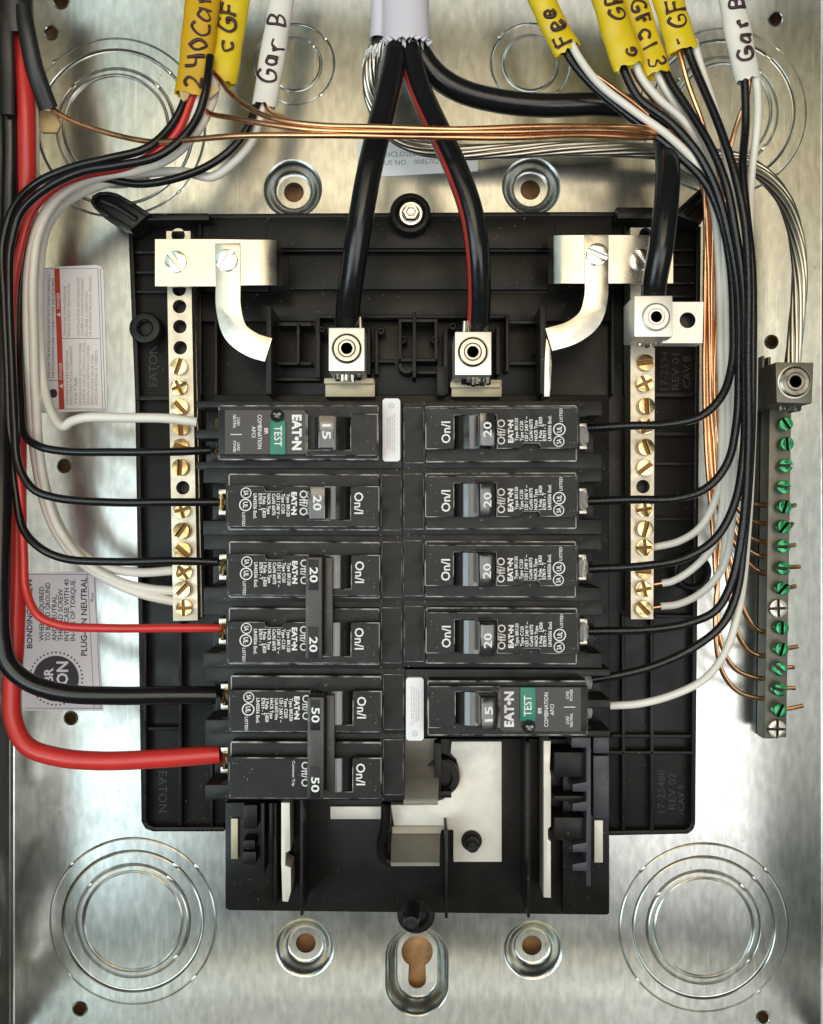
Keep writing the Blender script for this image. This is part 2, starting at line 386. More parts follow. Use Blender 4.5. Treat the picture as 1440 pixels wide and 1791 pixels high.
# side walls with folded corners
def wallstrip(name, pts, z0, z1, vertical):
    bm = B(); a = []; b = []
    for q, w in pts:
        if vertical: a.append(bm.verts.new((q, -w, z0))); b.append(bm.verts.new((q, -w, z1)))
        else: a.append(bm.verts.new((z0, -w, q))); b.append(bm.verts.new((z1, -w, q)))
    for i in range(len(a)-1): bm.faces.new((a[i], a[i+1], b[i+1], b[i]))
    bmesh.ops.recalc_face_normals(bm, faces=bm.faces)
    return part(name, bm, M['galv'], enc, ang=50)
xl, zt = XZ(LX, TY, 0); xr, zb = XZ(RX, BY, 0)
def fold(q, sg): return [(q, 0.0), (q + sg*0.0006, 0.0002), (q + sg*0.0012, 0.0008), (q + sg*0.0014, 0.002), (q + sg*0.0014, 0.0035), (q + sg*0.0022, 0.0042), (q + sg*0.0024, 0.095)]
wl = wallstrip('side_wall', fold(xl, -1), zb, zt, True)
wallstrip('side_wall', fold(xr, 1), zb, zt, True)
wallstrip('end_wall', [(zt, 0), (zt+0.002, 0.002), (zt+0.0022, 0.095)], xl, xr, False)
wallstrip('end_wall', [(zb, 0), (zb-0.002, 0.002), (zb-0.0022, 0.095)], xl, xr, False)
for yy, r in ((1340, 0.022), (1640, 0.030)):
    bm = B(); lathe(bm, Vector((xl-0.0023, -0.040, XZ(0, yy, 15)[1])), [(r, -0.0002), (r-0.0004, 0.0005), (r-0.001, 0.0001), (r*0.72, 0.0001), (r*0.72-0.0004, 0.0006), (r*0.7-0.001, 0.0002), (0, 0.0002)], 48, axis=(1, 0, 0)); part('wall_knockout', bm, M['galv'], enc)

# ================================================================== labels stuck to the back plate
UP = PI/2
def sheet(name, pts, w, m, parent): 
    bm = B(); pp(bm, pts, w-0.15, w, 0.0, 0); return part(name, bm, m, parent, smooth=False)
t = thing('warning_label', 'white instruction label with two red danger bars behind the white wires', 'label', P(130, 590, 0.1))
lb = sheet('paper', [(72, 468), (168, 463), (177, 466), (181, 474), (188, 712), (186, 717), (84, 722), (72, 722)], 0.3, M['label'], t)
bm = B(); W = 0.36
def lx(x, y): return x + (y-590)*0.035          # the label leans a little
def bar(x0, x1, y0, y1, mi): rect2(bm, [XZ(lx(x0, y0), y0, W), XZ(lx(x1, y0), y0, W), XZ(lx(x1, y1), y1, W), XZ(lx(x0, y1), y1, W)], W, mi)
bar(99, 108.5, 470, 715, 1)
bar(175, 175.8, 470, 715, 0); bar(179.5, 180.3, 470, 715, 0); bar(108.5, 175, 591.5, 592.3, 0); bar(78, 176, 469.4, 470.0, 0); bar(78, 181, 715, 715.8, 0); bar(78, 99, 665, 665.8, 0)
def ltx(s, x, y0, y1, h, mi=0, bold=0.0): txt(bm, s, XZ(lx(x, (y0+y1)/2), (y0+y1)/2, W+0.05), h*S, UP, W+0.05, 0.5, (y1-y0)*S, mi, bold)
ltx('FOLLOW THE INSTALLATION INSTRUCTIONS CAREFULLY', 86, 480, 660, 4.2, 0)
ltx('THE FOLLOWING LINE CONNECTIONS ARE REQUIRED', 93.5, 486, 662, 4.2, 0)
ltx('DANGER', 104, 512, 540, 5, 2, 0.01); ltx('DANGER', 104, 634, 664, 5, 2, 0.01)
for x, y0, s in ((115, 500, 'TENSION DANGEREUSE'), (122, 496, "RISQUE D'ELECTROCUTION"), (139, 484, "L'INSTALLATEUR ELECTRIQUE DOIT"), (146, 486, 'COUPER LE COURANT EN AMONT'), (153, 510, "PROCEDER A L'INSPECTION"), (160, 484, 'NE PAS REMETTRE SOUS TENSION')): ltx(s, x, y0, 588, 4.4, 3)
for x, y0, s in ((115, 612, 'TENSION PELIGROSA'), (122, 606, 'DESCONECTE LA CORRIENTE'), (129, 660, 'VOLTAJE'), (138, 600, 'INSTALACION ELECTRICA DEBE'), (145, 598, 'CUMPLIR CON EL CODIGO LOCAL'), (152, 604, 'SEGUN LAS INSTRUCCIONES'), (159, 620, 'INSTALACION DE LA CAJA'), (166, 612, 'ANTES DE RETIRAR LA CUBIERTA')): ltx(s, x, y0, 708, 4.4, 3)
for y in (546, 671):
    rect2(bm, [XZ(lx(100.5, y), y+4, W+.05), XZ(lx(107, y), y, W+.05), XZ(lx(107, y), y+8, W+.05)], W+.05, 2)
o_ = XZ(92, 688, W); f = bm.faces.new([bm.verts.new((o_[0]+x*S, -W*1e-3, o_[1]+z*S)) for x, z in ((-8, 0), (-6, 5), (0, 8), (5, 7), (8, 3), (8, -3), (5, -7), (0, -8), (-6, -5))])
if f.normal.y > 0: f.normal_flip()
part('print', bm, [M['ink'], M['redink'], M['label'], M['grink']], t, smooth=False)

t = thing('bonding_label', 'pale lavender bonding screw label with dark round badge at lower left', 'label', P(105, 1120, 0.1))
lb = sheet('paper', [(34, 1003), (165, 999), (180, 1243), (40, 1243)], 0.3, M['label2'], t)
bm = B()
def lx(x, y): return x + (y-1120)*0.05
bar(36, 166, 1004.5, 1005.3, 0); bar(158.5, 159.3, 1004, 1240, 0); bar(170, 170.8, 1004, 1240, 0); bar(38, 172, 1238.5, 1239.3, 0)
def bt(s, x, y1, y0, h, bold=0.012): ltx(s, x, y0, y1, h, 0, bold)
bt('BONDING SCREW', 54, 1134, 1011, 9.5, 0.02); bt('WHEN REQUIRED', 75, 1121, 1026, 8); bt('TO BOND GROUND', 86, 1121, 1019, 8); bt('AND NEUTRAL,', 97, 1121, 1040, 8)
bt('THREAD SCREW', 108, 1121, 1030, 8); bt('INTO CASE WITH 40', 119, 1121, 1013, 8); bt('IN-LBS OF TORQUE.', 130, 1121, 1013, 8); bt('PLUG-ON NEUTRAL', 149, 1147, 1010, 10, 0.02); bt('Rev', 165, 1052, 1036, 6, 0)
cxz = XZ(98, 1187, W)
ring2(bm, cxz, 0, 40*S, W, 40, 0)
for i in range(40):
    a = 2*PI*i/40; ring2(bm, (cxz[0]+46*S*math.cos(a), cxz[1]+46*S*math.sin(a)), 0, 1.7*S, W, 8, 0)
txt(bm, 'BR', XZ(85, 1181, W+.1), 15*S, UP, W+.1, 0.5, None, 1, 0.03); txt(bm, 'PON', XZ(109, 1184, W+.1), 19*S, UP, W+.1, 0.5, 54*S, 1, 0.03)
part('print', bm, [M['ink'], M['label2']], t, smooth=False)

t = thing('issue_label', 'small white issue number label under the service conductors', 'label', P(730, 278, 0.1))
sheet('paper', [(624, 247), (836, 252), (836, 299), (626, 311)], 0.3, M['label'], t)
bm = B(); txt(bm, 'ENCLOSED', XZ(668, 270, W), 9*S, 0.03, W, 0, 62*S, 0); txt(bm, 'ISSUE NO.   0085702', XZ(658, 285, W), 8.5*S, 0.03, W, 0, 110*S, 0)
part('print', bm, M['grink'], t, smooth=False)

# ================================================================== black plastic base with its ribs, towers and bosses
base = thing('panel_base', 'black moulded plastic base pan that carries the breakers', 'panel base', P(720, 950, 2))
outline = [(224, 404), (262, 374), (960, 370), (1075, 370), (1079, 362), (1140, 362), (1227, 396), (1224, 690), (1217, 1442), (1213, 1452), (1204, 1459), (1066, 1462), (1066, 1440), (392, 1440), (392, 1455), (268, 1455), (254, 1450), (247, 1438), (236, 700)]
bm = B(); pp(bm, outline, 1.5, 11, 0.6)
# rim
for (x0, y0), (x1, y1) in zip(outline, outline[1:]+outline[:1]):
    if 1439 < y0 < 1463 and 1439 < y1 < 1463 and min(x0, x1) > 380 and max(x0, x1) < 1070: continue
    L_ = math.hypot(x1-x0, y1-y0)
    if L_ < 3: continue
    nx, ny = -(y1-y0)/L_*8, (x1-x0)/L_*8
    pp(bm, [(x0, y0), (x1, y1), (x1+nx, y1+ny), (x0+nx, y0+ny)], 9, 15.5, 0.5)
pan = part('pan', bm, M['base'], base)
# stepped bands at the top
bm = B()
box(bm, 352, 378, 1072, 440, 9, 15, 0.6); box(bm, 352, 512, 1072, 562, 9, 16, 0.6); box(bm, 465, 385, 972, 434, 10, 17.5, 0.5)
box(bm, 352, 442, 470, 510, 9, 13, 0.4); box(bm, 505, 446, 960, 506, 9, 13.2, 0.5)
part('top_step', bm, M['base'], base)
# corner ears: flat angled plates with a raised rim and an inner rib
def ear(pts, inner):
    bm = B(); pp(bm, pts, 12, 27, 1.2); o = part('corner_ear', bm, M['base'], base)
    for (x0, y0), (x1, y1) in zip(pts, pts[1:]):
        L_ = math.hypot(x1-x0, y1-y0); nx, ny = -(y1-y0)/L_*6, (x1-x0)/L_*6
        bm = B(); pp(bm, [(x0, y0), (x1, y1), (x1+nx, y1+ny), (x0+nx, y0+ny)], 26, 30, 0.5); part('rim', bm, M['base'], o)
    bm = B(); sweep(bm, wpath(inner, 5), 1.3e-3, 1.3e-3, 8); part('rib', bm, M['base'], o)
ear([(228, 404), (188, 380), (164, 364), (158, 354), (161, 342), (172, 335), (190, 334), (206, 338), (234, 354), (262, 373)], [(178, 350, 27), (205, 362, 27), (240, 384, 27)])
ear([(1176, 374), (1200, 352), (1222, 332), (1240, 320), (1251, 320), (1257, 327), (1256, 338), (1246, 356), (1226, 392)], [(1244, 332, 27), (1224, 350, 27), (1200, 376, 27)])
for x0_, y0_, x1_, y1_ in ((240, 372, 366, 385), (1080, 366, 1190, 382)):
    bm = B(); box(bm, x0_, y0_, x1_, y1_, 10, 24, 0.8); part('top_lip', bm, M['base'], base)
# ribs
def rib(x0, y0, x1, y1, w1, w0=10, b=0.35): 
    bm = B(); box(bm, x0, y0, x1, y1, w0, w1, b); part('rib', bm, M['base'], base)
for y in (438, 473, 507): rib(236, y, 292, y+5, 14)
for y in (434, 460, 492, 515): rib(1150, y, 1216, y+5, 14)
rib(346, 385, 352, 690, 17); rib(375, 500, 380, 690, 20); rib(1070, 500, 1076, 690, 20); rib(1092, 395, 1098, 690, 15)
rib(236, 692, 300, 700, 15); rib(1140, 686, 1221, 694, 15); rib(1140, 755, 1221, 762, 15)
for y in (808, 905, 1075): rib(1146, y, 1219, y+6, 14.5)
rib(1088, 1075, 1094, 1455, 16); rib(1138, 1085, 1144, 1455, 16); rib(1070, 1285, 1216, 1291, 14.5); rib(1040, 1314, 1216, 1320, 16)
rib(312, 1090, 318, 1445, 16); rib(252, 1272, 318, 1278, 14.5); rib(368, 1300, 372, 1450, 16); rib(250, 1100, 256, 1440, 16)
# mid towers beside the line lugs
for x0_, x1_ in ((465, 475), (945, 957)):
    bm = B(); box(bm, x0_, 535, x1_, 690, 9, 40, 0.5); part('side_fin', bm, M['base'], base)
bm = B(); box(bm, 470, 562, 950, 700, 8, 20, 0.6); part('lug_deck', bm, M['base'], base)
bm = B()
for x0, y0, x1, y1, w in ((485, 563, 545, 570, 30), (485, 632, 545, 638, 30), (519, 563, 524, 636, 34), (552, 555, 560, 660, 30), (640, 572, 648, 655, 36), (655, 575, 662, 655, 30), (636, 628, 690, 634, 28),
                          (552, 550, 890, 556, 26), (697, 560, 703, 632, 34), (760, 560, 766, 632, 34), (697, 557, 766, 563, 34), (697, 626, 766, 632, 34), (722, 545, 728, 660, 36), (728, 648, 780, 654, 32), (776, 575, 784, 690, 30),
                          (868, 570, 875, 655, 34), (885, 550, 891, 650, 30), (890, 560, 945, 566, 28), (890, 632, 945, 638, 28), (764, 640, 780, 692, 34), (480, 660, 560, 666, 28)):
    box(bm, x0, y0, x1, y1, 19, w, 0.35)
for x, y, r, w in ((480, 600, 8, 30), (668, 585, 7, 28), (712, 645, 16, 30), (760, 600, 8, 28), (705, 600, 8, 28), (648, 640, 6, 34), (790, 580, 7, 32), (935, 620, 6, 28), (568, 585, 6, 32)):
    lathe(bm, P(x, y, 19), [(r*mmpx(w), 0), (r*mmpx(w), (w-19.5)*1e-3), (r*mmpx(w)-0.0004, (w-19)*1e-3), (r*mmpx(w)*0.55, (w-19)*1e-3), (r*mmpx(w)*0.5, (w-23)*1e-3), (0, (w-23)*1e-3)], 16)
part('lug_tower', bm, M['base'], base)
# raised platform below the breakers
bm = B(); box(bm, 372, 690, 1066, 1288, 9, 27, 0.8); part('breaker_deck', bm, M['base'], base)
# lower section
bm = B(); pp(bm, [(393, 1292), (1066, 1292), (1067, 1598), (1062, 1601), (400, 1593), (394, 1588)], 4, 20, 0.7); low = part('lower_pan', bm, M['base'], base)
bm = B(); box(bm, 394, 1404, 478, 1590, 18, 27, 0.5); part('side_pad', bm, M['base'], base)
bm = B(); box(bm, 985, 1310, 1066, 1598, 18, 27, 0.5); part('side_pad', bm, M['base'], base)
for x, y0, y1, w in ((528, 1395, 1602, 46), (781, 1452, 1607, 42), (925, 1298, 1606, 46), (481, 1405, 1590, 34), (460, 1405, 1530, 40), (474, 1405, 1470, 38)):
    bm = B(); box(bm, x-2.6, y0, x+2.6, y1, 18, w, 0.4); part('fin', bm, M['base'], base)
# clip combs
bm = B(); g = 40
pp(bm, [(1000, 1290), (1034, 1290), (1034, 1552), (1026, 1550), (1026, 1524), (1002, 1524), (1002, 1512), (1026, 1508), (1026, 1491), (1002, 1491), (1002, 1478), (1026, 1474), (1026, 1419), (1002, 1419), (1002, 1406), (1026, 1402), (1026, 1385), (1002, 1385), (1002, 1372), (1026, 1368), (1026, 1308), (1000, 1308)], 24, g, 0.35)
part('clip_comb', bm, M['base2'], base)
bm = B(); box(bm, 1038, 1290, 1066, 1318, 20, 36, 0.4); box(bm, 1038, 1322, 1066, 1432, 20, 33, 0.4); part('clip_block', bm, M['base2'], base)
bm = B()
for y0, y1 in ((1316, 1360), (1430, 1470), (1392, 1402)): box(bm, 970, y0, 1024, y1, 20, 36, 0.5)
part('clip_bridge', bm, M['base'], base)
bm = B()
for y0, y1, x0, x1 in ((1408, 1450, 425, 450), (1470, 1486, 425, 446), (1490, 1512, 424, 448)): box(bm, x0, y0, x1, y1, 20, 36, 0.5)
part('clip_bridge', bm, M['base'], base)
def boss(name, x, y, r, w0, w1, rin, inner=None, mm=None):
    bm = B(); k = mmpx(w1); h = (w1-w0)*1e-3
    lathe(bm, P(x, y, w0) + Vector((P(x, y, w1).x-P(x, y, w0).x, 0, P(x, y, w1).z-P(x, y, w0).z)), [(r*k, 0), (r*k, h-0.001), (r*k-0.0006, h-0.0002), (r*k-0.0015, h), (rin*k+0.0008, h), (rin*k, h-0.0008), (rin*k*0.95, h-0.004), (0, h-0.004)], 32)
    return part(name, bm, mm or M['base'], base)
b_ = boss('screw_boss', 718, 372, 36, 3, 25, 24); boss('screw_boss', 253, 573, 28, 9, 20, 12); boss('screw_boss', 1212, 1000, 34, 9, 18, 24); boss('screw_boss', 728, 1602, 33, 3, 20, 20)
bm = B(); k = mmpx(27)
lathe(bm, P(719, 375, 21.5), [(22*k, 0), (22*k, 0.0012), (20*k, 0.0016), (16*k, 0.0016)], 32); lathe(bm, P(719, 375, 23), [(15.5*k, 0), (15.5*k, 0.003), (13.5*k, 0.0042), (9*k, 0.0042), (7*k, 0.0032), (0, 0.003)], 6)
part('hex_screw', bm, M['steel'], b_)
bm = B(); sweep(bm, [P(722, 1590, 26), P(721, 1602, 34), P(719, 1616, 44)], 3.2e-3, n=18); lathe(bm, P(719, 1616, 44), [(3.2e-3, 0), (3.2e-3, 0.0006), (2.3e-3, 0.0008), (2.2e-3, -0.001), (0, -0.001)], 18); part('locating_peg', bm, M['base'], base)
for mark in ((('EATON', 268, 640, 14, 1, 70),), (('17-2594', 1162, 648, 12, 1, 66), ('REV 01', 1182, 650, 12, 1, 62), ('CAV B', 1202, 650, 12, 1, 56)),
             (('17-25480', 1157, 1384, 12, 1, 72), ('REV 02', 1176, 1384, 12, 1, 62), ('CAV 5', 1192, 1396, 11, 1, 44)), (('EATON', 285, 1385, 14, -1, 70),)):
    bm = B()
    for s_, x, y, h, sg, ln in mark: txt(bm, s_, XZ(x, y, 11.15), h*S, sg*UP, 11.15, 0.5, ln*S)
    part('moulded_lettering', bm, M['dprint'], base, smooth=False)
# ================================================================== bare bus metal at the bottom
bus = thing('bus_bar', 'bare tinned bus bar with folded stabs in the empty bottom slots', 'bus bar', P(790, 1410, 20))
bm = B()
pp(bm, [(790, 1297), (878, 1297), (878, 1508), (793, 1508), (793, 1452), (690, 1452), (684, 1408), (742, 1408), (776, 1398), (796, 1376), (804, 1352), (798, 1328), (788, 1318)], 21, 25, 0.4)
part('bus_plate', bm, M['bus'], bus)
def stab(pts, w0, ws, parent, m):
    """folded stab: px rows (x0,x1,y,w)"""
    t_ = B(); a = [t_.verts.new(P(x0, y, w)) for x0, x1, y, w in pts]; b = [t_.verts.new(P(x1, y, w)) for x0, x1, y, w in pts]
    for i in range(len(a)-1): t_.faces.new((a[i], b[i], b[i+1], a[i+1]))
    g_ = bmesh.ops.solidify(t_, geom=t_.faces[:], thickness=0.0016)
    bmesh.ops.recalc_face_normals(t_, faces=t_.faces)
    return part('stab', t_, m, parent, ang=50)
stab([(686, 774, 1446, 26.2), (686, 771, 1458, 27.4), (685, 770, 1466, 31), (684, 769, 1500, 42), (684, 769, 1509, 45), (684, 769, 1515, 44)], 0, 0, bus, M['bus'])
stab([(706, 764, 1292, 27), (706, 766, 1340, 29), (706, 768, 1362, 34), (706, 767, 1394, 46), (706, 766, 1404, 47), (706, 766, 1408, 46)], 0, 0, bus, M['bus'])
bm = B(); box(bm, 578, 1411, 666, 1433, 20.5, 22, 0.2); part('bus_tongue', bm, M['bus'], bus)
bm = B(); lathe(bm, P(825, 1470, 25), [(17*S, 0), (17*S, 0.001), (11*S, 0.001), (10.5*S, 0.008), (8*S, 0.009), (0, 0.009)], 24); part('rivet_post', bm, M['base'], bus)
bm = B(); box(bm, 760, 1300, 772, 1392, 24, 34, 0.4); box(bm, 770, 1384, 790, 1396, 24, 34, 0.4); lathe(bm, P(770, 1352, 21), [(34*S*.94, 0), (34*S*.94, 0.007), (32*S*.94, 0.008), (20*S, 0.008), (19*S, 0.005), (0, 0.005)], 28); part('stab_insulator', bm, M['base'], bus)
bm = B(); sweep(bm, wpath([(676, 1405, 34), (674, 1450, 32), (668, 1475, 26), (672, 1500, 23), (690, 1512, 22)]), 2.2e-3, n=12); part('stab_insulator', bm, M['base'], bus)
lbl = {0: 'bare metal guide rail left of the bottom bus bar', 1: 'long bare metal guide rail right of the bottom bus bar'}
r0 = B(); pp(r0, [(492, 1404), (507, 1404), (508, 1488), (500, 1492), (499, 1514), (509, 1518), (509, 1560), (504, 1578), (494, 1577), (492, 1510)], 22, 36, 0.3); tag(part('guide_rail', r0, M['bus']), lbl[0], 'guide rail', 'bare guide rails at the empty slots')
r0 = B(); pp(r0, [(951, 1296), (964, 1296), (962, 1345), (964, 1358), (964, 1446), (959, 1450), (959, 1468), (964, 1472), (964, 1571), (951, 1570)], 22, 36, 0.3); tag(part('guide_rail', r0, M['bus']), lbl[1], 'guide rail', 'bare guide rails at the empty slots')
bm = B(); box(bm, 404, 1432, 416, 1503, 26, 29, 0.2); tag(part('metal_strip', bm, M['olive']), 'short dull metal strip in the lower left corner of the base', 'metal strip')
bm = B(); box(bm, 1040, 1435, 1055, 1509, 26, 29, 0.2); tag(part('metal_strip', bm, M['bus']), 'short bright ribbed metal strip in the lower right corner of the base', 'metal strip')

M['bore'] = mat('dark_bore', (0.03, 0.028, 0.025), 0.35, 0.6, noise=0.5, nscale=600)
M['tarnish'] = mat('tarnished_brass', (0.50, 0.34, 0.15), 0.28, 1.0, noise=0.5, nscale=500)
M['slotgold'] = mat('screw_slot', (0.16, 0.09, 0.03), 0.4, 0.9)
# ================================================================== screws (shared meshes, axis toward the viewer)
def screw_mesh(name, r, h, mats, slot=0.26, cross=False, dome=0.35):
    mats = mats if isinstance(mats, list) else [mats]
    bm = B(); r *= 1e-3; h *= 1e-3; g = slot*r; n = 9
    lathe(bm, (0, 0, 0), [(r*0.72, -0.004), (r*0.72, 0), (r*0.98, 0.0001), (r, h*0.15), (r*0.99, h*0.25)], 22); lathe(bm, (0, 0, 0), [(r*0.99, h*0.25), (0, h*0.25)], 22, 1 if len(mats) > 1 else 0)
    secs = [(0, PI)] if not cross else [(0, PI/2)]
    k = 2 if not cross else 4
    for q in range(k):
        th = q*2*PI/k; out = []
        for i in range(n+1):
            a = (PI if not cross else PI/2)*i/n
            x, z = math.cos(a)*r*0.99, math.sin(a)*r*0.99
            if cross: x, z = max(x, g), max(z, g)
            else: z = max(z, g)
            if not out or math.hypot(x-out[-1][0], z-out[-1][1]) > 1e-6: out.append((x, z))
        if cross: out.append((g, g))
        out = [(x*math.cos(th) - z*math.sin(th), x*math.sin(th) + z*math.cos(th)) for x, z in out]
        prism(bm, out, h*0.2*1e3, h*1e3, dome*h*1e3, vert=False)
    return mesh_from(bm, mats, name)
SCG = screw_mesh('gold_screw', 3.55, 3.2, [M['gold'], M['slotgold']], 0.25); SCG2 = screw_mesh('tarnished_screw', 3.5, 3.0, [M['tarnish'], M['slotgold']], 0.29, False, 0.5); SCG3 = screw_mesh('gold_screw_cross', 3.5, 3.1, [M['gold'], M['slotgold']], 0.2, True, 0.45); SCGN = screw_mesh('green_screw', 2.95, 4.4, [M['green'], M['bore']], 0.17, False, 0.62)
SCS = screw_mesh('steel_screw', 3.8, 3.0, [M['setscrew'], M['bore']], 0.15, True, 0.5); SCB = screw_mesh('pan_screw', 4.6, 2.2, M['steel'], 0.17); SCT = screw_mesh('terminal_screw', 4.0, 2.2, M['term'], 0.20); SCTG = screw_mesh('terminal_screw_gold', 3.4, 2.2, M['gold'], 0.24)
HOLE = None
def pit(x, y, r, w, parent, bar_mat):
    """threaded hole: rim ring plus dark bore with a bright inner wall"""
    bm = B(); k = mmpx(w); c = P(x, y, w)
    lathe(bm, c, [((r+1.6)*k, 0.00003), (r*k, 0.00012), (r*k*0.97, -0.0002)], 22, 0); lathe(bm, c, [(r*k*0.97, 0.00006), (0, 0.00006)], 22, 1)
    return part('threaded_hole', bm, [bar_mat, M['bore']], parent)

def barscrews(root, seq, me, w, name='screw'):
    for x, y in seq: put(name, random.choice((me, SCG2, SCG3)), root, P(x, y, w + random.uniform(-.8, 1.0)), (random.uniform(-.1, .1), random.uniform(0, PI), random.uniform(-.1, .1)))
# bars with real through holes for the empty positions
def bar_with_holes(pts, w0, w1, hl):
    bm = B(); lp = [XZ(x, y, w1) for x, y in pts]; k = mmpx(w1)
    loopfill(bm, [lp] + [circ(*XZ(x, y, w1), r*k, 20) for x, y, r in hl], -w1*1e-3)
    t_ = B(); n = len(lp); f = [t_.verts.new((x, -w1*1e-3, z)) for x, z in lp]; b = [t_.verts.new((x, -w0*1e-3, z)) for x, z in lp]
    for i in range(n): t_.faces.new((f[i], b[i], b[(i+1) % n], f[(i+1) % n]))
    t_.faces.new(b)
    bmesh.ops.recalc_face_normals(t_, faces=t_.faces); merge(bm, t_)
    for x, y, r in hl: lathe(bm, P(x, y, w1), [(r*k, 0), (r*k*0.98, -0.0004), (r*k*0.98, -0.0035)], 20); lathe(bm, P(x, y, w1), [(r*k*0.98, -0.0035), (r*k*0.98, -0.009), (0, -0.009)], 20, 1)
    return bm
def lxb(y): return 314 + (y-536)*10/527
nl = thing('neutral_bar', 'slim aluminium neutral bar of brass screws left of the breakers', 'neutral bar', P(320, 745, 18), 'neutral bars beside the breakers')
hl = [(lxb(y), y, 12) for y in (411, 506, 536, 571, 608, 853)]
bm = bar_with_holes([(291, 404), (333, 404), (346, 1085), (303, 1086)], 18, 30, hl); part('bar', bm, [M['alu'], M['bore']], nl)
barscrews(nl, [(lxb(y)-1, y) for y in (642, 678, 713, 748, 783, 818, 892, 929, 963, 1000, 1031, 1063)], SCG, 30.3)
bm = B(); pp(bm, [(336, 504), (341, 504), (354, 1080), (349, 1080)], 16, 23, 0.2); part('backing_strip', bm, M['alu'], nl)
nr = thing('neutral_bar', 'slim aluminium neutral bar of brass screws right of the breakers', 'neutral bar', P(1123, 745, 18), 'neutral bars beside the breakers')
bm = bar_with_holes([(1103, 398), (1147, 398), (1143, 1083), (1104, 1083)], 18, 30, [(1125, 851, 12), (1130, 410, 12)]); part('bar', bm, [M['alu'], M['bore']], nr)
barscrews(nr, [(1128-(y-636)*0.008, y) for y in (636, 671, 711, 745, 783, 818, 890, 925, 958, 998, 1030, 1065)], SCG, 30.3)
# straps
st = thing('neutral_strap', 'tinned neutral strap bolted across the top of the left neutral bar', 'neutral strap', P(380, 460, 30), 'neutral straps at the top of the bars')
def bandprism(bm, pts, hw, w0, w1, bev):
    path = catmull([Vector((*XZ(x, y, w1), 0)) for x, y in pts], 8); lf = []; rt = []
    for i, p in enumerate(path):
        d = (path[min(i+1, len(path)-1)] - path[max(i-1, 0)]).normalized(); nrm = Vector((-d.y, d.x, 0))
        k = hw*mmpx(w1); lf.append(((p+nrm*k).x, (p+nrm*k).y)); rt.append(((p-nrm*k).x, (p-nrm*k).y))
    prism(bm, lf + rt[::-1], w0, w1, bev, vert=False)
bm = B(); pts = [(273, 420, 38), (470, 420, 38)]
t_ = B(); rows = [(273, 38), (320, 38), (380, 38), (440, 38), (468, 37.6), (479, 36), (485, 32.5), (487, 27)]
a = [t_.verts.new(P(x, 420 if x < 400 else 421, w)) for x, w in rows]; b = [t_.verts.new(P(x, 502 if x < 400 else 500, w)) for x, w in rows]
for i in range(len(rows)-1): t_.faces.new((a[i], a[i+1], b[i+1], b[i]))
bmesh.ops.recalc_face_normals(t_, faces=t_.faces); bmesh.ops.solidify(t_, geom=t_.faces[:], thickness=-0.0016); bmesh.ops.recalc_face_normals(t_, faces=t_.faces); merge(bm, t_)
part('cross_strap', bm, M['tin'], st, ang=40)
bm = B(); bandprism(bm, [(398, 425), (399, 490), (400, 540), (412, 580), (440, 602), (470, 612)], 22, 38.8, 40.4, 0.3); part('curved_strap', bm, M['tin'], st, ang=40)
bm = B(); lathe(bm, P(309, 459, 38), [(28*S*.9, 0), (28*S*.9, 0.0004), (26*S*.9, 0.0007), (15*S, 0.0007)], 32); part('washer', bm, M['tin'], st)
put('screw', SCB, st, P(309, 459, 38.6), (0, 0.9, 0)); put('screw', SCB, st, P(397, 456, 40.3), (0, 2.1, 0))
st2 = thing('neutral_strap', 'tinned neutral strap with stepped bend bolted across the right neutral bar', 'neutral strap', P(1060, 460, 30), 'neutral straps at the top of the bars')
t_ = B(); rows = [(966, 27), (968, 33), (974, 36.6), (985, 38), (1060, 38), (1120, 38), (1176, 38)]
a = [t_.verts.new(P(x, 413, w)) for x, w in rows]; b = [t_.verts.new(P(x, 497, w)) for x, w in rows]
for i in range(len(rows)-1): t_.faces.new((a[i], a[i+1], b[i+1], b[i]))
bmesh.ops.recalc_face_normals(t_, faces=t_.faces); bmesh.ops.solidify(t_, geom=t_.faces[:], thickness=-0.0016); bmesh.ops.recalc_face_normals(t_, faces=t_.faces)
part('cross_strap', t_, M['tin'], st2, ang=40)
bm = B(); bandprism(bm, [(1044, 410), (1044, 480), (1043, 520), (1032, 556), (1003, 580), (960, 594)], 21, 38.8, 40.4, 0.3); part('curved_strap', bm, M['tin'], st2, ang=40)
bm = B(); pp(bm, [(956, 590), (964, 610), (966, 640), (962, 694), (952, 694), (953, 630)], 30, 40.6, 0.3); part('strap_drop', bm, M['tin'], st2, ang=40)
bm = B(); lathe(bm, P(1120, 456, 38), [(24*S*.9, 0), (24*S*.9, 0.0004), (22*S*.9, 0.0007), (14*S, 0.0007)], 32); part('washer', bm, M['tin'], st2)
put('screw', SCB, st2, P(1044, 446, 40.3), (0, 0.4, 0)); put('screw', SCB, st2, P(1120, 456, 38.6), (0, 0.9, 0))
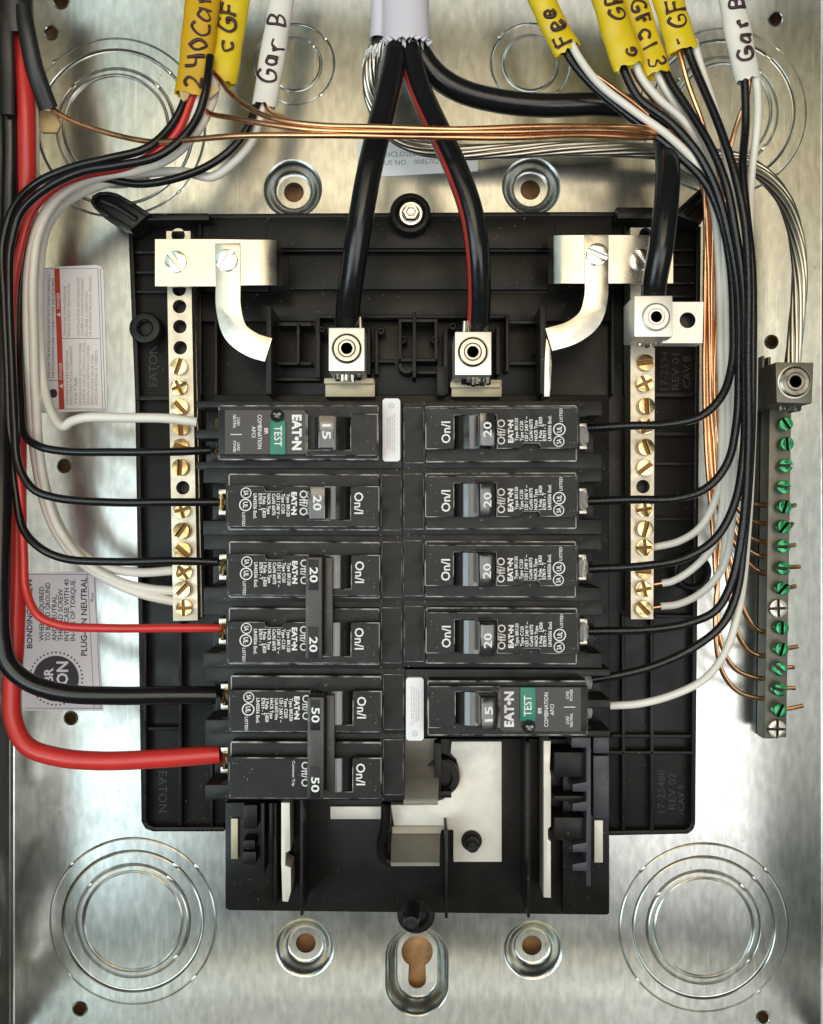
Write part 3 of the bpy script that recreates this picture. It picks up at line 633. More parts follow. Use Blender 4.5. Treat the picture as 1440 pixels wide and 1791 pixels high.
# lugs
def setscrew(x, y, w, r, root, m):
    bm = B(); k = mmpx(w); c = P(x, y, w)
    lathe(bm, c, [((r+2)*k, 0.00004), (r*k, 0.0001), (r*k, 0.0007), (r*k*.86, 0.0013), (r*k*.62, 0.0013), (r*k*.56, 0.0009), (r*k*.52, 0.0014), (r*k*.40, 0.0014)], 32)
    lathe(bm, c, [(r*k*.42, 0.0014), (r*k*.40, -0.0), (0, -0.0)], 6, 1)
    part('set_screw', bm, [m, M['bore']], root)
def lugbox(root, x0, y0, x1, y1, w0, w1, m):
    bm = B(); box(bm, x0, y0, x1, y1, w0, w1, 0.45); part('lug_body', bm, m, root)
def strands(root, x0, x1, y0, y1, w, n, m):
    bm = B()
    for i in range(n):
        x = x0 + (x1-x0)*(i+.5)/n + random.uniform(-1.5, 1.5); r = (x1-x0)/n*0.55*S
        sweep(bm, [P(x, y0, w+random.uniform(-2, 2)), P(x+random.uniform(-2, 2), y1+random.uniform(-3, 3), w+random.uniform(-2, 3))], r, n=7)
    part('conductor_strands', bm, m, root, ang=60)
for x0, y0, x1, y1, cx, cy, lab in ((575, 573, 638, 649, 607, 610, 'square aluminium line lug under the plain black service conductor'), (796, 580, 860, 656, 827, 616, 'square aluminium line lug under the red striped service conductor')):
    g = thing('line_lug', lab, 'lug', P(cx, cy, 20), 'line lugs at the top of the bus')
    lugbox(g, x0, y0, x1, y1, 24, 54, M['lug']); setscrew(cx, cy, 54, 26, g, M['setscrew'])
    strands(g, x0+12, x1-4, y0-18, y0+6, 46, 6, M['strand']); strands(g, x0+12, x1-4, y1-6, y1+16, 42, 6, M['strand'])
    bm = B(); box(bm, x0-6, 664, x1+18, 694, 24, 32, 0.3); box(bm, x0-8, y1+12, x1+16, y1+22, 22, 34, 0.3); part('bus_tab', bm, M['olive'], g)
g = thing('neutral_lug', 'square neutral lug with side flange on top of the right neutral bar', 'lug', P(1145, 555, 30))
lugbox(g, 1110, 517, 1177, 589, 42, 62, M['lug']); setscrew(1147, 555, 62, 25, g, M['lug'])
k = mmpx(52); lp = [XZ(x, y, 52) for x, y in ((1172, 528), (1231, 528), (1229, 600), (1158, 600), (1166, 588), (1172, 588))]
bm = B(); loopfill(bm, [lp, circ(*XZ(1203, 560, 52), 14*k, 24)], -0.052)
t_ = B(); f = [t_.verts.new((x, -0.052, z)) for x, z in lp]; b = [t_.verts.new((x, -0.044, z)) for x, z in lp]
for i in range(len(lp)): t_.faces.new((f[i], b[i], b[(i+1) % len(lp)], f[(i+1) % len(lp)]))
t_.faces.new(b); bmesh.ops.recalc_face_normals(t_, faces=t_.faces); merge(bm, t_)
lathe(bm, P(1203, 560, 52), [(14*k, 0), (13.6*k, -0.0004), (13.6*k, -0.007), (0, -0.007)], 24, 1)
part('flange', bm, [M['lug'], M['bore']], g)
strands(g, 1122, 1165, 508, 522, 52, 7, M['strand']); strands(g, 1114, 1150, 586, 604, 46, 5, M['strand'])
# ground bar on the right
gb = thing('ground_bar', 'aluminium ground bar of green screws along the right edge', 'ground bar', P(1355, 990, 0))
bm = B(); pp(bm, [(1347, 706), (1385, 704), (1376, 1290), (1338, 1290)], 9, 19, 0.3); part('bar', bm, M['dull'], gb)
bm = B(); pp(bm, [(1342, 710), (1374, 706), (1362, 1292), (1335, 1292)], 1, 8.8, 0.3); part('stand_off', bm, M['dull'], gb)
for x, y in ((1371, 742), (1371, 777), (1370, 815), (1367, 852), (1367, 886), (1366, 921), (1366, 955), (1365, 993), (1364, 1028), (1362, 1097), (1362, 1134), (1360, 1168), (1358, 1204), (1359, 1240)):
    put('green_screw', SCGN, gb, P(x, y, 20+random.uniform(0, 1.6)), (random.uniform(-.08, .08), random.uniform(0, PI), random.uniform(-.08, .08)))
for x, y in ((1358, 1063), (1356, 1273)): put('mounting_screw', SCS, gb, P(x, y, 19), (0, random.uniform(0, PI), 0))
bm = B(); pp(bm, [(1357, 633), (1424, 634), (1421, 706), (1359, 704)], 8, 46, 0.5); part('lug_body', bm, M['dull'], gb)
setscrew(1390, 668, 46, 27, gb, M['setscrew'])
strands(gb, 1360, 1402, 700, 718, 30, 5, M['strand'])
bm = B()
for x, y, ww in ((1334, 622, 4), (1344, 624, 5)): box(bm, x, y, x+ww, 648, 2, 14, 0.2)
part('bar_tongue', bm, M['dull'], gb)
M['shadowcopper'] = M['copper']
for y in (886, 921, 955, 993, 1028, 1134, 1168, 1204, 1240):
    bm = B(); sweep(bm, [P(1366, y+1, 13.5), P(1384, y-1, 13.5), P(1394+random.uniform(-8, 12), y-3+random.uniform(-3, 3), 12.5)], 0.95e-3, n=8); part('copper_tail', bm, M['copper'], gb)

# ================================================================== breakers (local px at the face scale, outer end at u=0, shared by both columns)
KB = S*(D-0.072)/D
def bl(u, v): return ((u-178.5)*KB, -v*KB)
def bprism(bm, uv, w0, w1, bev=0.0, mi=0, bmi=-1, vert=True): prism(bm, [bl(u, v) for u, v in uv], w0, w1, bev, mi, bmi, 1 if bmi >= 0 else 2, vert)
def bbox(bm, u0, v0, u1, v1, w0, w1, bev=0.0, mi=0, bmi=-1): bprism(bm, [(u0, v0), (u1, v0), (u1, v1), (u0, v1)], w0, w1, bev, mi, bmi)
DN = -PI/2
def bt_(bm, s, u, v, h, ln=None, align=0.5, w=72.9, bold=0.0, mi=0): txt(bm, s, bl(u, v), h*KB, DN, w, align, ln*KB if ln else None, mi, bold)
def mm(bm, mats, name, ang=34): return mesh_from(bm, mats, name, True, ang)
BW = [M['brk'], M['worn']]
def pole_meshes(text, amps, notch=True):
    R = {}
    bm = B()
    bprism(bm, [(0, -60.8), (359, -60.8), (359, 60.8), (0, 60.8), (0, 34), (40, 34), (40, -34), (0, -34)], 30, 61, 0.5, 0)
    bbox(bm, 2, -34, 41, 34, 30, 44, 0.2); R['case'] = [bm]
    bm = bm
    bprism(bm, [(50, -50), (318, -50), (318, 50), (50, 50)], 60, 67, 0.5, 0, 1)
    up = -28
    pts = [(52, up)] + ([(117, up), (120, -19), (148, -19), (151, up)] if notch else []) + [(194, up), (194, 31), (268, 31), (268, up), (318.6, up), (318.6, 43.5), (52, 43.5)]
    bprism(bm, pts, 66, 72.5, 0.28, 0, 1)
    bbox(bm, 320, -50, 357, 50, 60, 62.2, 0.25, 0, 1)
    R['case'] = mm(bm, BW, 'breaker_case')
    bm = B(); lathe(bm, (bl(236, 0)[0], -0.0662, bl(0, 30.2)[1]), [(0, 0), (34*KB, 0), (34*KB, 58*KB), (0, 58*KB)], 40, axis=(0, 0, 1)); R['barrel'] = mm(bm, M['brkgloss'], 'handle_barrel')
    # handle: tapered block, top tilted toward the outer end
    bm = B(); u0, u1, v0, v1 = 201, 227, -26, 30
    vs_ = []
    for u, v, w in ((u0, v0, 83.4), (u1, v0, 84.8), (u1, v1, 84.8), (u0, v1, 83.4), (u0+8, v0, 62), (u1+6, v0, 62), (u1+6, v1, 62), (u0+8, v1, 62)):
        x, z = bl(u, v); vs_.append(bm.verts.new((x, -w*1e-3, z)))
    for f in ((0, 1, 2, 3), (4, 5, 6, 7), (0, 1, 5, 4), (1, 2, 6, 5), (2, 3, 7, 6), (3, 0, 4, 7)): bm.faces.new([vs_[i] for i in f])
    bmesh.ops.recalc_face_normals(bm, faces=bm.faces)
    bmesh.ops.bevel(bm, geom=bm.edges[:], offset=0.0004, segments=2, profile=0.6, affect='EDGES')
    R['handle'] = mm(bm, M['brkgloss'], 'handle')
    bm = B(); 
    t_ = B(); txt(t_, amps, bl(214, 2), 13*KB, DN, 0, 0.5, 26*KB, 0, 0.02)
    for v in t_.verts: v.co.y = -(83.4 + (v.co.x/KB+178.5-201)/26*1.4 + 0.1)*1e-3
    R['rating'] = mm(t_, M['wprint'], 'rating')
    bm.free(); bm = B()
    bt_(bm, 'On/I', 283, 1, 15, 38, bold=0.015); bt_(bm, 'Off/O', 186.5, 1, 13.5, 44, bold=0.015)
    if text:
        bt_(bm, 'EAT\u2022N', 170, 2, 8.5, 40, bold=0.05)
        for u, s_, ln in zip((160, 151, 142.5, 134.5, 126, 118, 111, 102), text, (40, 35, 43, 38, 36, 42, 30, 44)): bt_(bm, s_, u, -15, 5.6, ln, 0.0, bold=0.022)
        c = bl(86, -16); ring2(bm, c, 8.0*KB, 9.6*KB, 72.9); txt(bm, 'SA', c, 8*KB, DN, 72.9, 0.5, 9*KB, 0, 0.02)
        c = bl(85, 5); ring2(bm, c, 9.0*KB, 11.0*KB, 72.9); txt(bm, 'UL', c, 8*KB, DN, 72.9, 0.5, 11*KB, 0, 0.03)
        bt_(bm, 'LISTED', 82, 18, 5, 24, 0.0, bold=0.01)
    else:
        bt_(bm, 'Common Trip', 166, 0, 4.5, 44, bold=0.01)
    R['lettering'] = mesh_from(bm, M['wprint'], 'lettering', False)
    bm = B(); bbox(bm, 20, -24, 40, -14, 43.5, 52, 0.3); bbox(bm, 20, 12, 40, 24, 43.5, 52, 0.3); R['clamp'] = mm(bm, M['setscrew'], 'clamp')
    return R
T120 = ['Type BR120', 'Type C120', '120 / 240 V ~', 'Cu/Al 60/75', 'HACR Type', '1 Pole   J-820', 'E7819 - T', 'LR43556 Encl.']
T250 = ['Type BR250', 'Type C250', '120 / 240 V ~', 'Cu/Al 60/75 Wire', 'HACR Type', '2 Pole   J-820', 'E7819 - T', 'LR43556 Encl.']
P20 = pole_meshes(T120, '20'); P50 = pole_meshes(T250, '50', False); P50b = pole_meshes(None, '50', False)
def tie_mesh():
    bm = B(); bbox(bm, 194, -26, 222, 147, 74, 83.5, 0.6); bprism(bm, [(223, -24), (238, -24), (238, 147), (223, 146)], 68, 77, 0.5)
    return mm(bm, M['tie'], 'handle_tie')
TIE = tie_mesh()
bm = B(); bbox(bm, 199, -22, 216, 30, 83.4, 83.7, 0.05); bbox(bm, 199, 92, 216, 144, 83.4, 83.7, 0.05); TIEPAD = mm(bm, M['brk'], 'tie_pad')
def child(name, me, parent, loc=(0, 0, 0), rot=(0, 0, 0)):
    o = bpy.data.objects.new(name, me); o.parent = parent; o.location = loc; o.rotation_euler = rot; C.objects.link(o); return o
def breaker(name, label, col, ys, metas, tie=None, dx=0, gold=True, group=None, tilt=(15,)):
    cx = 523.5+dx if col == 'L' else 884.5+dx
    p = P(cx, ys[0], 72); e = bpy.data.objects.new(name, None); e.empty_display_size = 0.01; C.objects.link(e)
    e.location = (p.x, 0, p.z); e.rotation_euler = (0, 0 if col == 'L' else PI, 0)
    e.location.x += random.uniform(-.25, .25)*1e-3; e.rotation_euler.y += math.radians(random.uniform(-.35, .35)); e.location.y = random.uniform(-.3, .3)*1e-3
    tag(e, label, 'breaker', group)
    for i, (y, R) in enumerate(zip(ys, metas)):
        off = Vector((0, 0, -(y-ys[0])*KB)) * (1 if col == 'L' else -1)
        cs = child('case', R['case'], e, off); child('lettering', R['lettering'], cs, (random.uniform(-.2, .2)*1e-3, 0, random.uniform(-.25, .25)*1e-3))
        if tie is None:
            h = child('handle', R['handle'], e, off); pv = Vector((bl(204, 0)[0], -0.070, 0)); a = math.radians(tilt[0])
            rx_ = math.radians(tilt[1]) if len(tilt) > 1 else 0.0; h.rotation_euler = (rx_, 0, a); pv.y = -0.083; h.location = off + pv - (Matrix.Rotation(a, 3, 'Z') @ Matrix.Rotation(rx_, 3, 'X')) @ pv
            child('rating', R['rating'], h)
        child('handle_barrel', R['barrel'], e, off)
        child('clamp', R['clamp'], e, off)
        child('terminal_screw', SCTG if gold else SCT, e, off + Vector((bl(34, 0)[0], -0.052, 0)), (0, 0.4 + ys[0]*0.37, math.radians(-58 if col == 'L' else -50)))
    if tie:
        h = child('handle_tie', TIE, e); child('tie_pad', TIEPAD, h)
        for i, (y, R) in enumerate(zip(ys, metas)):
            t_ = B(); txt(t_, tie, bl(208, 4 + i*118), 13*KB, DN, 83.85, 0.5, 26*KB, 0, 0.02); child('rating', mesh_from(t_, M['wprint'], 'rating', False), h)
    return e
GL, GR = 'breakers in the left column', 'breakers in the right column'
breaker('circuit_breaker', 'single black 20 amp breaker below the test button breaker, left column', 'L', [878], [P20], group=GL)
breaker('double_breaker', 'double black 20 amp breaker with joined handles, left column', 'L', [998, 1116], [P20, P20], '20', 2, group=GL)
breaker('double_breaker', 'double black 50 amp breaker with joined handles at left column bottom', 'L', [1236, 1353], [P50, P50b], '50', 5, group=GL)
for y, lab, tl in ((757, 'single black 20 amp breaker at the top of the right column', (3, -3)), (876, 'single black 20 amp breaker, second from the top of the right column', (-1.5, -8)),
                   (997, 'single black 20 amp breaker, third from the top of the right column', (-0.5, -7)), (1115, 'single black 20 amp breaker just above the right test button breaker', (1.5, -6))):
    breaker('circuit_breaker', lab, 'R', [y], [P20], gold=False, group=GR, tilt=tl)
# arc fault breakers
def afci_meshes():
    R = {}; bm = B()
    bprism(bm, [(-14, -61.5), (359, -61.5), (359, 61), (-14, 61), (-14, 48), (32, 48), (32, 6), (-14, 6), (-14, -10), (32, -10), (32, -50), (-14, -50)], 30, 60, 0.5, 0)
    bbox(bm, -12, -50, 33, 48, 30, 42, 0.2)
    bprism(bm, [(34, -50), (317, -50), (317, 47), (34, 47)], 59, 69, 0.5, 0, 1)
    bprism(bm, [(190, -33), (194, -33), (194, 30), (268, 30), (268, -33), (316, -33), (316, 0), (316, 40), (190, 40)], 68, 72.5, 0.28, 0, 1)
    bprism(bm, [(36, -40), (190, -40), (190, 38), (36, 38)], 68, 71, 0.3, 0)
    R['case'] = mm(bm, BW, 'breaker_case')
    bm = B(); bprism(bm, [(48, -40), (186, -40), (190, -36), (190, 33), (186, 37), (48, 37)], 70.8, 71.3, 0.0); R['label_film'] = mm(bm, M['dusty'], 'label_film')
    bm = B(); bbox(bm, 128, -21, 155, 38, 71, 72.6, 0.3); R['test_button'] = mm(bm, M['teal'], 'test_button')
    bm = B(); c = bl(140.5, -30); lathe(bm, (c[0], -0.0713, c[1]), [(12*KB, 0), (12*KB, 0.0016), (11*KB, 0.0022), (8*KB, 0.0016), (0, 0.0012)], 26); R['test_plunger'] = mm(bm, M['brkgloss'], 'test_plunger')
    bm = B(); n = 5; q = []
    for cu, cv, a0 in ((349, -59, -90), (349, 42, 0), (329, 42, 90), (329, -59, 180)):
        q += [(cu + 6*math.cos(math.radians(a0+90*i/n)), cv + 6*math.sin(math.radians(a0+90*i/n))) for i in range(n+1)]
    bprism(bm, q, 59, 63, 0.3); R['white_label'] = mm(bm, M['label'], 'white_label')
    bm = B(); c = bl(339, -52); ring2(bm, c, 4.2*KB, 5.0*KB, 63.1, 18); txt(bm, 'UL', c, 3*KB, DN, 63.1, 0.5, 5*KB)
    for i, s_ in enumerate(('Arc fault circuit interrupter', 'Test monthly: push test button', 'Replace breaker if it does not trip', 'See instructions')): txt(bm, s_, bl(345-i*4, -2), 2.1*KB, DN, 63.1, 0.5, (72-6*i)*KB)
    R['label_print'] = mesh_from(bm, M['grink'], 'label_print', False)
    bm = B()
    bt_(bm, 'EAT\u2022N', 174, -1, 15, 62, w=71.5, bold=0.05); bt_(bm, 'TEST', 142, 6, 13, 36, w=72.8, bold=0.012)
    bt_(bm, 'BR', 120.5, -3, 6.5, None, w=71.5, bold=0.012); bt_(bm, 'COMBINATION', 109, -2, 7, 60, w=71.5, bold=0.008); bt_(bm, 'AFCI', 98.5, -2, 6.5, None, w=71.5, bold=0.008)
    bt_(bm, 'LOAD', 72, -20, 5, 14, w=71.5, bold=0.01); bt_(bm, 'NEUTRAL', 65, -20, 5, 24, w=71.5, bold=0.01); bt_(bm, 'LOAD', 72, 24, 5, 14, w=71.5, bold=0.01); bt_(bm, 'POWER', 65, 24, 5, 20, w=71.5, bold=0.01)
    rect2(bm, [bl(58, 2), bl(78, 2), bl(78, 3.4), bl(58, 3.4)], 71.5)
    R['lettering'] = mesh_from(bm, M['wprint'], 'lettering', False)
    return R
AF = afci_meshes(); P15 = pole_meshes(None, '15')
def afci(label, col, y, dx, tl, group, gold):
    p = P(523.5+dx if col == 'L' else 884.5+dx, y, 72); e = bpy.data.objects.new('test_breaker', None); e.empty_display_size = 0.01; C.objects.link(e)
    e.location = (p.x, 0, p.z); e.rotation_euler = (0, 0 if col == 'L' else PI, 0); tag(e, label, 'breaker', group)
    cs = child('case', AF['case'], e)
    fl = child('label_film', AF['label_film'], e); child('lettering', AF['lettering'], fl)
    child('test_button', AF['test_button'], e); child('test_plunger', AF['test_plunger'], e)
    wl_ = child('white_label', AF['white_label'], e); child('label_print', AF['label_print'], wl_)
    h = child('handle', P15['handle'], e); pv = Vector((bl(204, 0)[0], -0.070, 0)); a = math.radians(tl); h.rotation_euler = (0, 0, a); h.location = pv - Matrix.Rotation(a, 3, 'Z') @ pv
    child('rating', P15['rating'], h); child('handle_barrel', P15['barrel'], e)
    for v in (-28, 27): child('terminal_screw', SCTG if gold else SCT, e, (bl(27, 0)[0], -0.047, bl(0, v)[1]), (0, 1.0, math.radians(-40)))
afci('black 15 amp breaker with teal test button, top of left column', 'L', 757, 0, 15, GL, True)
afci('black 15 amp breaker with teal test button, bottom of right column', 'R', 1240, 2, 0, GR, False)

# ================================================================== cables: jacket, lettering, conductors
GLY = {  # pen strokes in a unit box (x along the reading direction, y up)
 '2': [[(.05, .8), (.3, 1), (.65, .85), (.6, .55), (.2, .15), (.05, .02), (.8, .05)]],
 '4': [[(.1, 1), (.1, .5), (.75, .5)], [(.6, .95), (.6, 0)]],
 '0': [[(.4, 1), (.1, .7), (.1, .3), (.4, 0), (.7, .3), (.7, .7), (.4, 1)]],
 'C': [[(.8, .85), (.5, 1), (.15, .75), (.1, .35), (.35, .02), (.8, .12)]],
 'c': [[(.7, .55), (.4, .65), (.12, .38), (.25, .05), (.7, .1)]],
 'a': [[(.65, .55), (.3, .62), (.1, .3), (.3, .03), (.62, .25), (.66, .6), (.68, .03)]],
 'r': [[(.15, .6), (.2, .02)], [(.18, .4), (.4, .6), (.7, .55)]],
 'G': [[(.8, .88), (.5, 1), (.15, .75), (.1, .3), (.4, .0), (.78, .15), (.8, .45), (.45, .45)]],
 'F': [[(.15, 1), (.15, 0)], [(.15, .98), (.8, .98)], [(.15, .55), (.65, .55)]],
 'R': [[(.15, 0), (.15, 1), (.6, .9), (.6, .6), (.18, .5), (.75, 0)]],
 'B': [[(.15, 0), (.15, 1), (.6, .88), (.55, .58), (.18, .52), (.7, .4), (.65, .1), (.15, 0)]],
 'I': [[(.3, 1), (.3, 0)]], '1': [[(.3, 1), (.3, 0)]], 'i': [[(.3, .6), (.3, 0)]],
 '3': [[(.1, .9), (.5, 1), (.6, .7), (.3, .52), (.65, .35), (.55, .05), (.1, .08)]],
 'e': [[(.1, .35), (.6, .4), (.5, .62), (.2, .6), (.1, .3), (.3, .03), (.65, .12)]],
 's': [[(.6, .58), (.25, .6), (.2, .38), (.6, .25), (.5, .03), (.1, .05)]],
 '.': [[(.2, .05), (.3, .1)]], '-': [[(.1, .4), (.6, .45)]], 'o': [[(.4, .62), (.12, .35), (.35, .03), (.65, .3), (.4, .62)]],
}
def sheath(root, pts, hw, th, m, ink=None, name='sheath'):
    """flat jacket: centre points px, half width px; ink = list of (text, start 0..1, size px, flip, across px)"""
    path = wpath(pts, 10); k = mmpx(pts[-1][2]); a_, b_ = hw*k, th*1e-3
    bm = B(); n = 22; ph1, ph2 = random.uniform(0, 6), random.uniform(0, 6)
    sweep(bm, path, lambda f: a_*(1 + 0.035*math.sin(9*f+ph1) + 0.02*math.sin(23*f+ph2)), lambda f: b_*(1 + 0.10*math.sin(7*f+ph2) + 0.05*math.sin(31*f+ph1)), n, flat=True, caps=False)
    a_e, b_e = a_*(1 + 0.035*math.sin(9+ph1) + 0.02*math.sin(23+ph2)), b_*(1 + 0.10*math.sin(7+ph2) + 0.05*math.sin(31+ph1))
    # hollow torn end: inner lip
    t, s, nn = frames(path, True)[-1]; e = path[-1]; t_ = B()
    rz = [t_.verts.new(e + s*math.cos(2*PI*i/n)*a_e + nn*math.sin(2*PI*i/n)*b_e) for i in range(n)]
    jg = [random.uniform(0.0, 0.0016) for i in range(n)]
    r0 = [t_.verts.new(e + t*jg[i] + s*math.cos(2*PI*i/n)*a_e*0.985 + nn*math.sin(2*PI*i/n)*b_e*0.97) for i in range(n)]
    r1 = [t_.verts.new(e + t*jg[i] + s*math.cos(2*PI*i/n)*a_*0.9 + nn*math.sin(2*PI*i/n)*b_*0.84) for i in range(n)]
    r2 = [t_.verts.new(e - t*0.006 + s*math.cos(2*PI*i/n)*a_*0.85 + nn*math.sin(2*PI*i/n)*b_*0.8) for i in range(n)]
    for ra, rb in ((rz, r0), (r0, r1), (r1, r2)):
        for i in range(n): t_.faces.new((ra[i], ra[(i+1) % n], rb[(i+1) % n], rb[i]))
    t_.faces.new(r2); merge(bm, t_)
    bmesh.ops.recalc_face_normals(bm, faces=bm.faces)
    o = part(name, bm, m, root, ang=60)
    if ink:
        cum = [0.0]
        for p, q in zip(path, path[1:]): cum.append(cum[-1] + (q-p).length)
        fr = frames(path, True)
        def at(dist):
            dist = max(0, min(cum[-1]*0.9999, dist)); i = 0
            while cum[i+1] < dist: i += 1
            f = (dist-cum[i])/(cum[i+1]-cum[i]); return path[i].lerp(path[i+1], f), fr[i]
        for text, start, size, up, across in ink:
            size *= 1.12
            bm = B(); pos = 0.0
            for ch in text:
                if ch == ' ': pos += 0.5; continue
                dy_, sc_, sk_ = random.uniform(-.10, .10), random.uniform(.9, 1.18), random.uniform(-.22, .22)
                for st_ in GLY[ch]:
                    q = []
                    for x, y in catmull([Vector((a, b, 0)) for a, b in st_], 4) and [(v.x, v.y) for v in catmull([Vector((a + random.uniform(-.06, .06), b + random.uniform(-.06, .06), 0)) for a, b in st_], 4)]:
                        x, y = x*sc_ + (y-.5)*sk_, (y-.5)*sc_ + .5 + dy_; al = (pos + x*0.9)*size*k; ac = ((y-0.5)*size + across)*k
                        # up: reads toward the cable's start, letter tops to the left; else reads toward the end, tops to the right
                        d = cum[-1]*start - al if up else cum[-1]*start + al
                        p, (tt, ss, nn_) = at(d)
                        sx = -ac if up else ac
                        right = ss if ss.x > 0 else -ss
                        cx_ = max(-0.97, min(0.97, sx/a_))
                        q.append(p + right*sx + nn_*(b_*1.13*math.sqrt(1-cx_*cx_) - 0.00010))
                    wv = random.uniform(.8, 1.2); sweep(bm, q, lambda f: size*k*0.095*wv*(1 + 0.25*math.sin(5*f+wv*9)), n=7)
                pos += 0.95
            part('handwriting', bm, M['marker'], o, ang=60)
    return o
RW = 1.68
# ---------------- left side -----------------
cb = thing('black_cable', 'thick slit black cable with red and white conductors at upper left', 'cable', P(40, 60, 30))
bm = B(); sweep(bm, wpath([(26, -125, 44), (26, -30, 44), (27, 30, 43), (29, 62, 42)]), 7.2e-3, 6e-3, 20, flat=True, caps=False); part('jacket', bm, M['bjack'], cb, ang=60)
bm = B(); sweep(bm, wpath([(10, 20, 47), (11, 70, 47), (13, 130, 46), (13, 201, 46)]), 3.1e-3, 1.3e-3, 14, flat=True); part('jacket_flap', bm, M['bjack'], cb, ang=60)
bm = B(); sweep(bm, wpath([(40, 10, 47), (48, 60, 47), (62, 125, 44), (85, 190, 38)]), lambda f: (3.4 + 0.6*f)*1e-3, 2.6e-3, 14, flat=True); part('jacket_flap', bm, M['bjack'], cb, ang=60)
wire('black_conductor', [(17, 40, 40), (18, 150, 40), (20, 250, 38), (19, 330, 36), (16, 420, 33), (12, 520, 33), (8, 700, 40), (4, 880, 50), (1, 1040, 55), (2, 1110, 56), (14, 1160, 56), (48, 1192, 56), (110, 1212, 56), (200, 1217, 55), (300, 1216, 53), (378, 1216, 50)], 3.7, M['blk'], cb, 18)
wire('red_conductor', [(33, 20, 38), (40, 110, 40), (46, 200, 40), (47, 300, 36), (44, 400, 30), (38, 520, 28), (32, 680, 30), (30, 850, 36), (30, 1000, 42), (26, 1130, 46), (21, 1200, 48), (24, 1262, 50), (48, 1305, 52), (100, 1324, 53), (180, 1331, 53), (280, 1327, 52), (385, 1319, 50)], 3.75, M['red'], cb, 18)
wire('white_conductor', [(48, 60, 34), (56, 130, 36), (61, 220, 35), (62, 320, 30), (58, 420, 30), (58, 520, 29), (60, 640, 28), (66, 760, 28), (84, 870, 28), (125, 950, 27), (180, 990, 27), (240, 1003, 27), (305, 998, 25)], 1.95, M['wht'], cb)
wire('bare_ground', [(86, 184, 36), (104, 200, 36), (140, 218, 38), (200, 236, 42), (270, 247, 48), (330, 245, 55), (420, 238, 64), (560, 237, 72), (720, 240, 74), (880, 239, 72), (1020, 237, 64), (1110, 238, 58), (1180, 246, 48), (1225, 285, 40), (1238, 360, 32), (1240, 480, 28), (1238, 620, 26), (1240, 760, 26), (1256, 880, 26), (1280, 940, 24), (1310, 985, 20), (1342, 1010, 13.5)], 1.15, M['copper'], cb, 10)
bm = B(); pp(bm, [(70, 190), (84, 194), (96, 192), (106, 218), (99, 231), (72, 231), (66, 215)], 30, 32, 0.4); part('filler_paper', bm, M['paper'], cb)

ca = thing('yellow_cable', 'amber yellow cable marked 240 Car at upper left', 'cable', P(345, 60, 40))
sheath(ca, [(366, -125, 46), (358, -30, 46), (348, 60, 47), (335, 163, 47)], 30, 3.6, M['yjack2'], [('2', .985, 26, True, -2), ('40', .86, 26, True, -4), ('Car', .68, 26, True, -4)])
bm = B(); pp(bm, [(312, 150), (322, 155), (334, 158), (328, 172), (321, 177), (316, 172)], 48, 49.2, 0.3); part('filler_paper', bm, M['paper'], ca)
wire('black_conductor', [(330, 140, 46), (318, 185, 47), (295, 228, 48), (255, 258, 50), (190, 278, 52), (120, 296, 52), (60, 322, 50), (22, 366, 46), (7, 430, 44), (6, 520, 44), (12, 640, 44), (18, 760, 44), (26, 860, 46), (42, 925, 48), (72, 960, 50), (115, 976, 50), (200, 982, 50), (300, 983, 50), (382, 983, 48)], RW, M['blk'], ca)
wire('red_conductor', [(343, 145, 46), (331, 185, 46), (312, 228, 46), (275, 266, 46), (220, 290, 46), (150, 304, 46), (96, 328, 45), (56, 372, 44), (36, 430, 42), (25, 500, 41), (22, 600, 41), (28, 720, 42), (37, 860, 45), (40, 970, 47), (46, 1032, 48), (68, 1076, 50), (105, 1094, 50), (180, 1099, 50), (300, 1098, 50), (388, 1097, 48)], 1.75, M['red'], ca, 14)
wire('white_conductor', [(352, 150, 45), (340, 190, 44), (322, 235, 43), (285, 272, 42), (225, 298, 42), (150, 316, 41), (98, 346, 40), (64, 400, 38), (50, 470, 36), (46, 560, 34), (50, 680, 33), (62, 800, 32), (84, 900, 31), (128, 970, 30), (190, 1015, 30), (250, 1040, 29), (305, 1053, 27)], 1.95, M['wht'], ca, 14)
wire('bare_ground', [(350, 180, 42), (368, 197, 50), (400, 207, 58), (470, 217, 66), (560, 228, 72), (720, 232, 76), (880, 230, 74), (1020, 228, 66), (1110, 231, 60), (1180, 244, 50), (1230, 290, 42), (1245, 370, 34), (1247, 500, 30), (1246, 640, 28), (1249, 780, 28), (1262, 900, 28), (1284, 1000, 26), (1300, 1060, 24), (1320, 1096, 20), (1345, 1110, 13.5)], 1.1, M['copper'], ca, 10)

cc = thing('yellow_cable', 'bright yellow cable marked c GFC, right of the amber yellow cable', 'cable', P(390, 60, 40))
sheath(cc, [(424, -125, 42), (412, -30, 42), (400, 50, 43), (384, 140, 43)], 30, 3.6, M['yjack'], [('c', .84, 24, True, -2), ('GFC', .71, 27, True, -1)])
bm = B(); pp(bm, [(352, 160), (366, 150), (380, 148), (384, 158), (366, 172), (356, 170)], 50, 51, 0.3); part('filler_paper', bm, M['paper'], cc)
wire('black_conductor', [(368, 100, 49), (364, 132, 51), (358, 160, 52), (345, 200, 52), (318, 240, 53), (275, 272, 54), (215, 286, 54), (140, 302, 54), (80, 328, 54), (38, 372, 52), (18, 430, 50), (15, 520, 50), (20, 640, 50), (26, 740, 52), (34, 815, 53), (58, 856, 54), (100, 872, 54), (200, 877, 53), (300, 877, 52), (386, 877, 48)], RW, M['blk'], cc)
